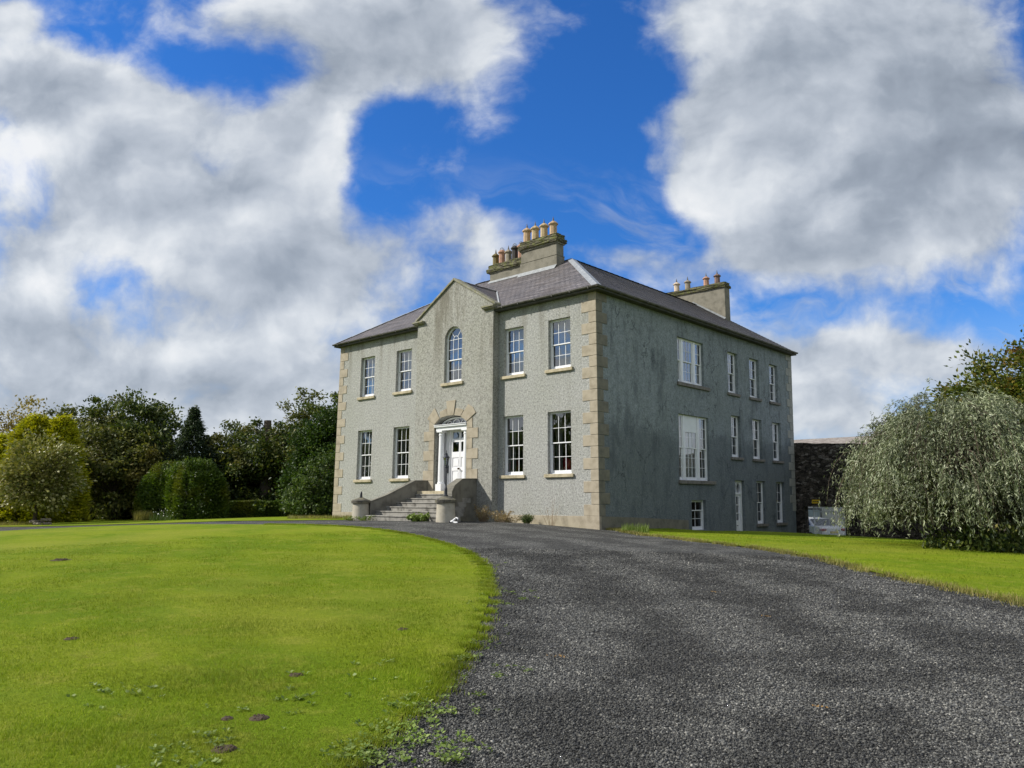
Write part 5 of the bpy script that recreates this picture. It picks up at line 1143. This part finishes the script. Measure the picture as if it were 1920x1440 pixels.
# low leafy weeds creeping from the lawn into the gravel
def weeds():
    Q = np.array([p for p in LO if 4 < math.hypot(p[0]-CAM[0], p[1]-CAM[1]) < 17 and p[0] > 5]); P = []; S_ = []
    spots = [(12.34,-19.43,.12,18),(12.24,-19.08,.12,22),(12.17,-18.73,.10,20),(12.72,-19.08,.10,16),(12.67,-19.52,.12,20),(12.94,-19.21,.08,14),(12.55,-19.62,.10,20),(12.44,-19.7,.10,16),(11.75,-18.45,.10,14),(12.53,-19.19,.09,12),(12.88,-19.32,.07,10),(10.66,-16.73,.10,9),(11.74,-17.67,.07,5),(11.71,-17.36,.09,7),(12.04,-18.22,.06,5),(12.35,-18.48,.06,6),(11.08,-17.33,.10,8),(11.85,-18.75,.08,12),(12.22,-19.25,.1,14),
     (9.02,-14.8,.16,12),(8.48,-14.01,.2,14),(8.95,-14.24,.14,8),(5.64,-11.55,.2,8),(11.53,-20.25,.14,13),(11.8,-20.31,.12,9),(11.73,-20.44,.12,8),(10.08,-20.0,.2,12),(9.76,-20.07,.2,9),(10.8,-18.3,.3,10),(11.2,-19.2,.3,14)]
    for (x_, y_, s_, n_) in spots:
        for i in range(n_): cx, cy = x_+random.gauss(0, s_), y_+random.gauss(0, s_); S_.append((cx, cy, random.uniform(.5, 1.1)))
    for i in range(230): q_ = Q[rng.integers(len(Q))]; S_.append((q_[0]+random.gauss(.05, .12), q_[1]+random.gauss(.03, .12), random.uniform(.3, .75)))
    V = []; F = []; D_ = []; Z_ = []
    for (cx, cy, s_) in S_:
        z = h1(cx, cy)+.02; nl_ = random.randint(4, 8); a0 = random.uniform(0, 6.28)
        for j in range(nl_):
            a = a0+j*6.283/nl_+random.uniform(-.3, .3); L_ = .038*s_*random.uniform(.7, 1.3); P.append((cx+math.cos(a)*L_*.7, cy+math.sin(a)*L_*.7, z+.008+.02*random.random())); D_.append((math.cos(a), math.sin(a), .35)); Z_.append(L_)
    V, F = leaves(np.array(P), np.array(Z_), .62, np.array(D_), nrm=np.tile([0, 0, 1.6], (len(P), 1)), jit=.5); tag(npmesh('weeds', V, F, M['lf_weed']), 'low clover and plantain leaves creeping over the gravel edge', 'weeds', kind='stuff')
weeds()
# fallen leaves, bare soil scrapes
M['soil'] = simple('bare_soil', (.07, .045, .028), .95, .35, 30, bump=.8)
for i, (x_, y_, s_, lab) in enumerate(((11.33, -19.64, .055, 'largest crumbly soil scrape in the row near the clover'), (11.18, -19.80, .035, 'small dark soil scrape left of the largest one'), (11.76, -20.12, .06, 'reddish brown soil scrape beside the clover patch at the lawn edge'), (10.43, -18.78, .05, 'flat brown soil scrape alone in the middle of the lawn'), (9.49, -16.82, .05, 'small earthy scrape near the curved edge of the lawn'), (7.31, -19.53, .06, 'dark soil speck far out on the lawn'), (-2.0, -16.68, .16, 'dark clod on the distant part of the lawn'))):
    n = 26; x_, y_ = x_, y_; b = MB(); z = h1(x_, y_)+.03
    b.lathe((x_, y_, z-.004), [(s_*1.5, -.01), (s_*1.1, .004), (s_*.3, .008)], 12)
    for k_ in range(n): rr_ = s_*.85*math.sqrt(random.random()); a = random.uniform(0, 6.28); q_ = random.uniform(.1, .22)*s_; b.lathe((x_+rr_*math.cos(a)*1.4, y_+rr_*math.sin(a), z+q_*.1), [(q_*.6, -q_), (q_, 0), (q_*.5, q_*.7)], 6)
    tag(b.build('soil_scrape', M['soil'], smooth=True), lab, 'soil', 'bare soil scrapes on the lawn')
M['leafdead'] = simple('fallen_leaf', (.30, .17, .04), .7, .3, 40)
for i, (x_, y_, lab) in enumerate(((11.65, -16.68, 'largest orange patch of fallen leaves, on the drive near the lawn'), (10.67, -11.8, 'small yellowish fallen leaf patch farthest up the drive'), (12.17, -13.26, 'yellow leaf crumbs in the middle of the drive'), (14.14, -16.73, 'pair of yellowish leaves on the nearest part of the drive'))):
    P = np.c_[rng.normal(size=(22, 2))*np.array([.035, .02])*(1.7 if i == 0 else 1), np.full(22, .02)]; root = empty('fallen_leaves', (x_, y_, h1(x_, y_)+.01)); tag(root, lab, 'fallen leaves', 'fallen leaves on the drive'); V, F = leaves(P, .022, .6, nrm=np.tile([0, 0, 2.0], (22, 1)), dirs=np.c_[rng.normal(size=(22, 2)), np.zeros(22)]); npmesh('leaves', V, F, M['leafdead'], root)

# ================================================================== SKY, SUN, CAMERA
world = bpy.data.worlds.new('World'); scene.world = world; world.use_nodes = True; t = NT(world.node_tree); bg = t.n['Background']
sk = t.new('ShaderNodeTexSky'); sk.sky_type = 'NISHITA'; sk.sun_disc = False
el = math.asin(SUN_FROM[2]); az = math.atan2(SUN_FROM[0], SUN_FROM[1]); sk.sun_elevation = el; sk.sun_rotation = az; sk.air_density = 1.0; sk.dust_density = .3; sk.ozone_density = 2.5
d = t.vm('NORMALIZE', t.new('ShaderNodeTexCoord').outputs['Generated'])
df = t.math('MAXIMUM', t.vm('DOT_PRODUCT', d, tuple(FW)), .05); u = t.math('DIVIDE', t.vm('DOT_PRODUCT', d, tuple(RT)), df); v = t.math('DIVIDE', t.vm('DOT_PRODUCT', d, tuple(UP)), df)
cb = t.new('ShaderNodeCombineXYZ'); t.put(cb.inputs[0], u); t.put(cb.inputs[1], v); uv = cb.outputs[0]
w1 = t.noise(uv, 3.2, 4, .5, 0, True, '2D'); w2 = t.noise(uv, 11, 7, .6, 0, True, '2D')
wv = t.vm('ADD', uv, t.vm('ADD', t.vm('SCALE', t.vm('SUBTRACT', w1, (.5, .5, .5)), sc=.085), t.vm('SCALE', t.vm('SUBTRACT', w2, (.5, .5, .5)), sc=.018)))
def blobs(lst, vec):
    acc = None
    for (px, py, rx, ry, wt) in lst:
        c = ((px-960)/1445.2, (720-py)/1445.2, 0); q_ = t.vm('MULTIPLY', t.vm('SUBTRACT', vec, c), (1445.2/rx, 1445.2/ry, 0))
        e = t.math('EXPONENT', t.math('MULTIPLY', t.vm('DOT_PRODUCT', q_, q_), -1)); acc = t.math('MULTIPLY', e, wt) if acc is None else t.math('MULTIPLY_ADD', e, wt, acc)
    return acc
CL = [(780,440,230,60,.30),(930,480,160,50,.25),(520,260,120,60,.55),(120,150,120,45,.35),(100,640,140,60,.5),(260,600,200,60,.4),(620,690,120,60,.5),(30,45,55,42,1.0),(600,30,200,95,.9),(760,70,160,90,.7),(450,50,100,60,.45),(880,50,80,70,.6),(620,185,75,75,.8),(700,150,110,70,.4),
 (40,170,130,60,.75),(130,230,90,60,.5),(240,180,62,60,1.0),(340,225,80,60,.8),(90,320,190,110,1.0),(300,300,130,90,.6),(560,325,90,70,1.0),(470,270,60,40,.3),(420,410,190,90,.8),(600,400,70,80,.6),(140,470,230,90,.8),(500,480,160,50,.6),
 (40,590,100,70,.8),(350,660,90,45,.8),(490,645,90,45,.9),(180,700,300,60,.55),(640,600,170,70,.45),(560,520,200,50,.55),(380,560,200,50,.35),(850,560,130,40,.10),(800,420,170,40,.22),(930,400,60,50,.12),(700,480,90,30,.2),
 (1330,30,150,80,.9),(1600,90,260,150,1.1),(1430,190,130,110,.8),(1330,345,70,60,.9),(1480,340,150,120,1.0),(1450,450,140,60,.8),(1620,370,180,150,1.0),(1800,260,180,200,1.1),(1700,430,130,40,.45),(1560,480,110,25,.4),(1300,200,50,40,.35),(1215,240,40,22,.30),(1235,285,22,18,.3),
 (1600,640,120,45,.75),(1450,660,90,60,.5),(1820,670,160,50,.5),(1130,480,170,30,.28),(1260,480,140,30,.12),(1560,740,320,90,.65),(1890,540,60,35,.2),(1000,430,120,50,.08),(300,800,700,90,.55),(1100,800,700,70,.45)]
BR = [(245,175,65,50,.30),(40,320,90,50,.26),(480,300,60,35,.16),(330,480,150,50,.16),(450,430,80,35,.20),(30,45,50,45,.30),(480,640,70,35,.22),(345,650,60,35,.20),(1450,330,150,90,.15),(1310,340,60,60,.08),(1550,250,100,40,.10),(1600,605,60,30,.14),(620,240,60,40,.16),(900,60,50,50,.15),(540,5,60,25,.18),(1330,50,80,50,.10),(560,330,60,40,.14),(40,540,70,40,.14),(180,230,40,40,.1),
 (650,110,170,80,-.26),(420,70,110,60,-.10),(60,170,140,60,-.26),(180,400,160,40,-.06),(475,510,100,40,-.24),(60,600,90,40,-.20),(520,375,110,30,-.12),(1760,80,210,120,-.26),(1880,300,150,150,-.22),(1700,440,180,50,-.16),(1480,90,120,60,-.10),(1750,700,160,50,-.10),(1560,540,140,25,-.12),(1480,470,110,40,-.08),(750,560,160,60,-.08),(120,700,200,50,-.06)]
def puff(vec, sc, det=3):
    nd = t.new('ShaderNodeTexVoronoi', feature='F1', voronoi_dimensions='2D'); t.put(nd.inputs['Vector'], vec); nd.inputs['Scale'].default_value = sc; nd.inputs['Detail'].default_value = det; nd.inputs['Roughness'].default_value = .55; nd.inputs['Lacunarity'].default_value = 2.3; nd.normalize = True
    return t.math('SUBTRACT', 1, nd.outputs['Distance'])
n1 = t.noise(t.scale(wv, (1, 1.35, 1)), 4.6, 10, .58, 0, dims='2D'); n4 = t.noise(wv, 15, 7, .56, 0, dims='2D')
p1 = puff(wv, 7.5); p2 = puff(t.vm('ADD', wv, (.014, -.020, 0)), 7.5)
dens = t.math('ADD', blobs(CL, wv), t.math('MULTIPLY_ADD', n1, 1.9, -.95)); dens = t.math('ADD', dens, t.math('MULTIPLY_ADD', n4, .30, -.15)); dens = t.math('ADD', dens, t.math('MULTIPLY_ADD', p1, .7, -.50))
cover = t.maprange(dens, .05, .80)
veil = t.noise(t.scale(t.vm('ADD', uv, t.vm('SCALE', w1, sc=.25)), (2.2, 6.5, 1)), 1.6, 7, .6, dims='2D'); veil = t.math('MULTIPLY', t.maprange(veil, .42, .66, 0, .6), t.maprange(v, .32, .14))
cover = t.math('MAXIMUM', cover, veil)
n1o = t.noise(t.scale(t.vm('ADD', wv, (.028, -.034, 0)), (1, 1.35, 1)), 4.6, 4, .5, 0, dims='2D'); brt = t.math('ADD', t.math('MULTIPLY', blobs(BR, wv), 0.95), .665); brt = t.math('ADD', brt, t.math('MULTIPLY', t.math('SUBTRACT', n1, n1o), 1.1))
brt = t.math('ADD', brt, t.math('MULTIPLY', t.math('SUBTRACT', p1, p2), .35))
brt = t.math('MULTIPLY_ADD', t.math('SUBTRACT', n1, .5), .12, brt); brt = t.math('MULTIPLY_ADD', t.math('SUBTRACT', n4, .5), .10, brt)
brt = t.math('SUBTRACT', brt, t.maprange(dens, .9, 2.0, 0, .16)); ccol = t.ramp(brt, [(.12, (.24, .28, .34)), (.40, (.36, .41, .48)), (.62, (.53, .58, .65)), (.82, (.74, .78, .825)), (1, (.92, .935, .95))])
# clouds over the rest of the sky (behind and above the viewer)
pz = t.sep(d); cb2 = t.new('ShaderNodeCombineXYZ'); zz = t.math('ADD', t.math('MAXIMUM', pz[2], 0), .22); t.put(cb2.inputs[0], t.math('DIVIDE', pz[0], zz)); t.put(cb2.inputs[1], t.math('DIVIDE', pz[1], zz))
g1 = t.noise(cb2.outputs[0], 1.1, 8, .6, .3, dims='2D'); cov2 = t.maprange(g1, .30, .50); col2 = t.ramp(t.noise(cb2.outputs[0], 2.3, 6, .6, dims='2D'), [(.3, (.42, .47, .54)), (.7, (.90, .93, .96))])
front = t.maprange(t.vm('DOT_PRODUCT', d, tuple(FW)), .55, .72)
cover = t.mix(front, cov2, cover); ccol = t.mix(front, col2, ccol)
hs = t.new('ShaderNodeHueSaturation'); hs.inputs['Saturation'].default_value = 1.12; hs.inputs['Value'].default_value = 1.0; t.put(hs.inputs['Color'], sk.outputs[0])
SKS = .10
skyc = t.vm('MULTIPLY', hs.outputs[0], (.29, .69, 1.17))
cl10 = t.vm('SCALE', ccol, sc=1/SKS*.72)
haze = t.maprange(pz[2], .0, .26, .85, 0); skyc2 = t.mix(haze, skyc, tuple(k_/SKS for k_ in (.34, .42, .54)))
final = t.mix(t.math('MULTIPLY', cover, .97), skyc2, cl10)
t.put(bg.inputs[0], final); bg.inputs[1].default_value = SKS
world.cycles.sampling_method = 'MANUAL'; world.cycles.sample_map_resolution = 512
sun = bpy.data.lights.new('sun', 'SUN'); sun.energy = 4.0; sun.angle = R(.5); sun.color = (1, .95, .86); so = bpy.data.objects.new('sun', sun); col.objects.link(so)
so.rotation_euler = Vector(tuple(SUN_FROM)).to_track_quat('Z', 'Y').to_euler(); so.location = (0, 0, 40)
cam = bpy.data.cameras.new('camera'); co = bpy.data.objects.new('camera', cam); col.objects.link(co); scene.camera = co
cam.sensor_width = 36; cam.lens = 36*1445.24/1920; cam.clip_end = 4000; cam.clip_start = .05
mw = Matrix.Identity(4)
for i in range(3): mw[i][0] = RT[i]; mw[i][1] = UP[i]; mw[i][2] = -FW[i]; mw[i][3] = CAM[i]
co.matrix_world = mw
vs_ = scene.view_settings; vs_.view_transform = 'Standard'; vs_.look = 'None'; vs_.exposure = .45; vs_.gamma = 1
scene.cycles.max_bounces = 6; scene.cycles.transparent_max_bounces = 12; scene.cycles.diffuse_bounces = 3; scene.cycles.glossy_bounces = 3
scene.cycles.use_denoising = True
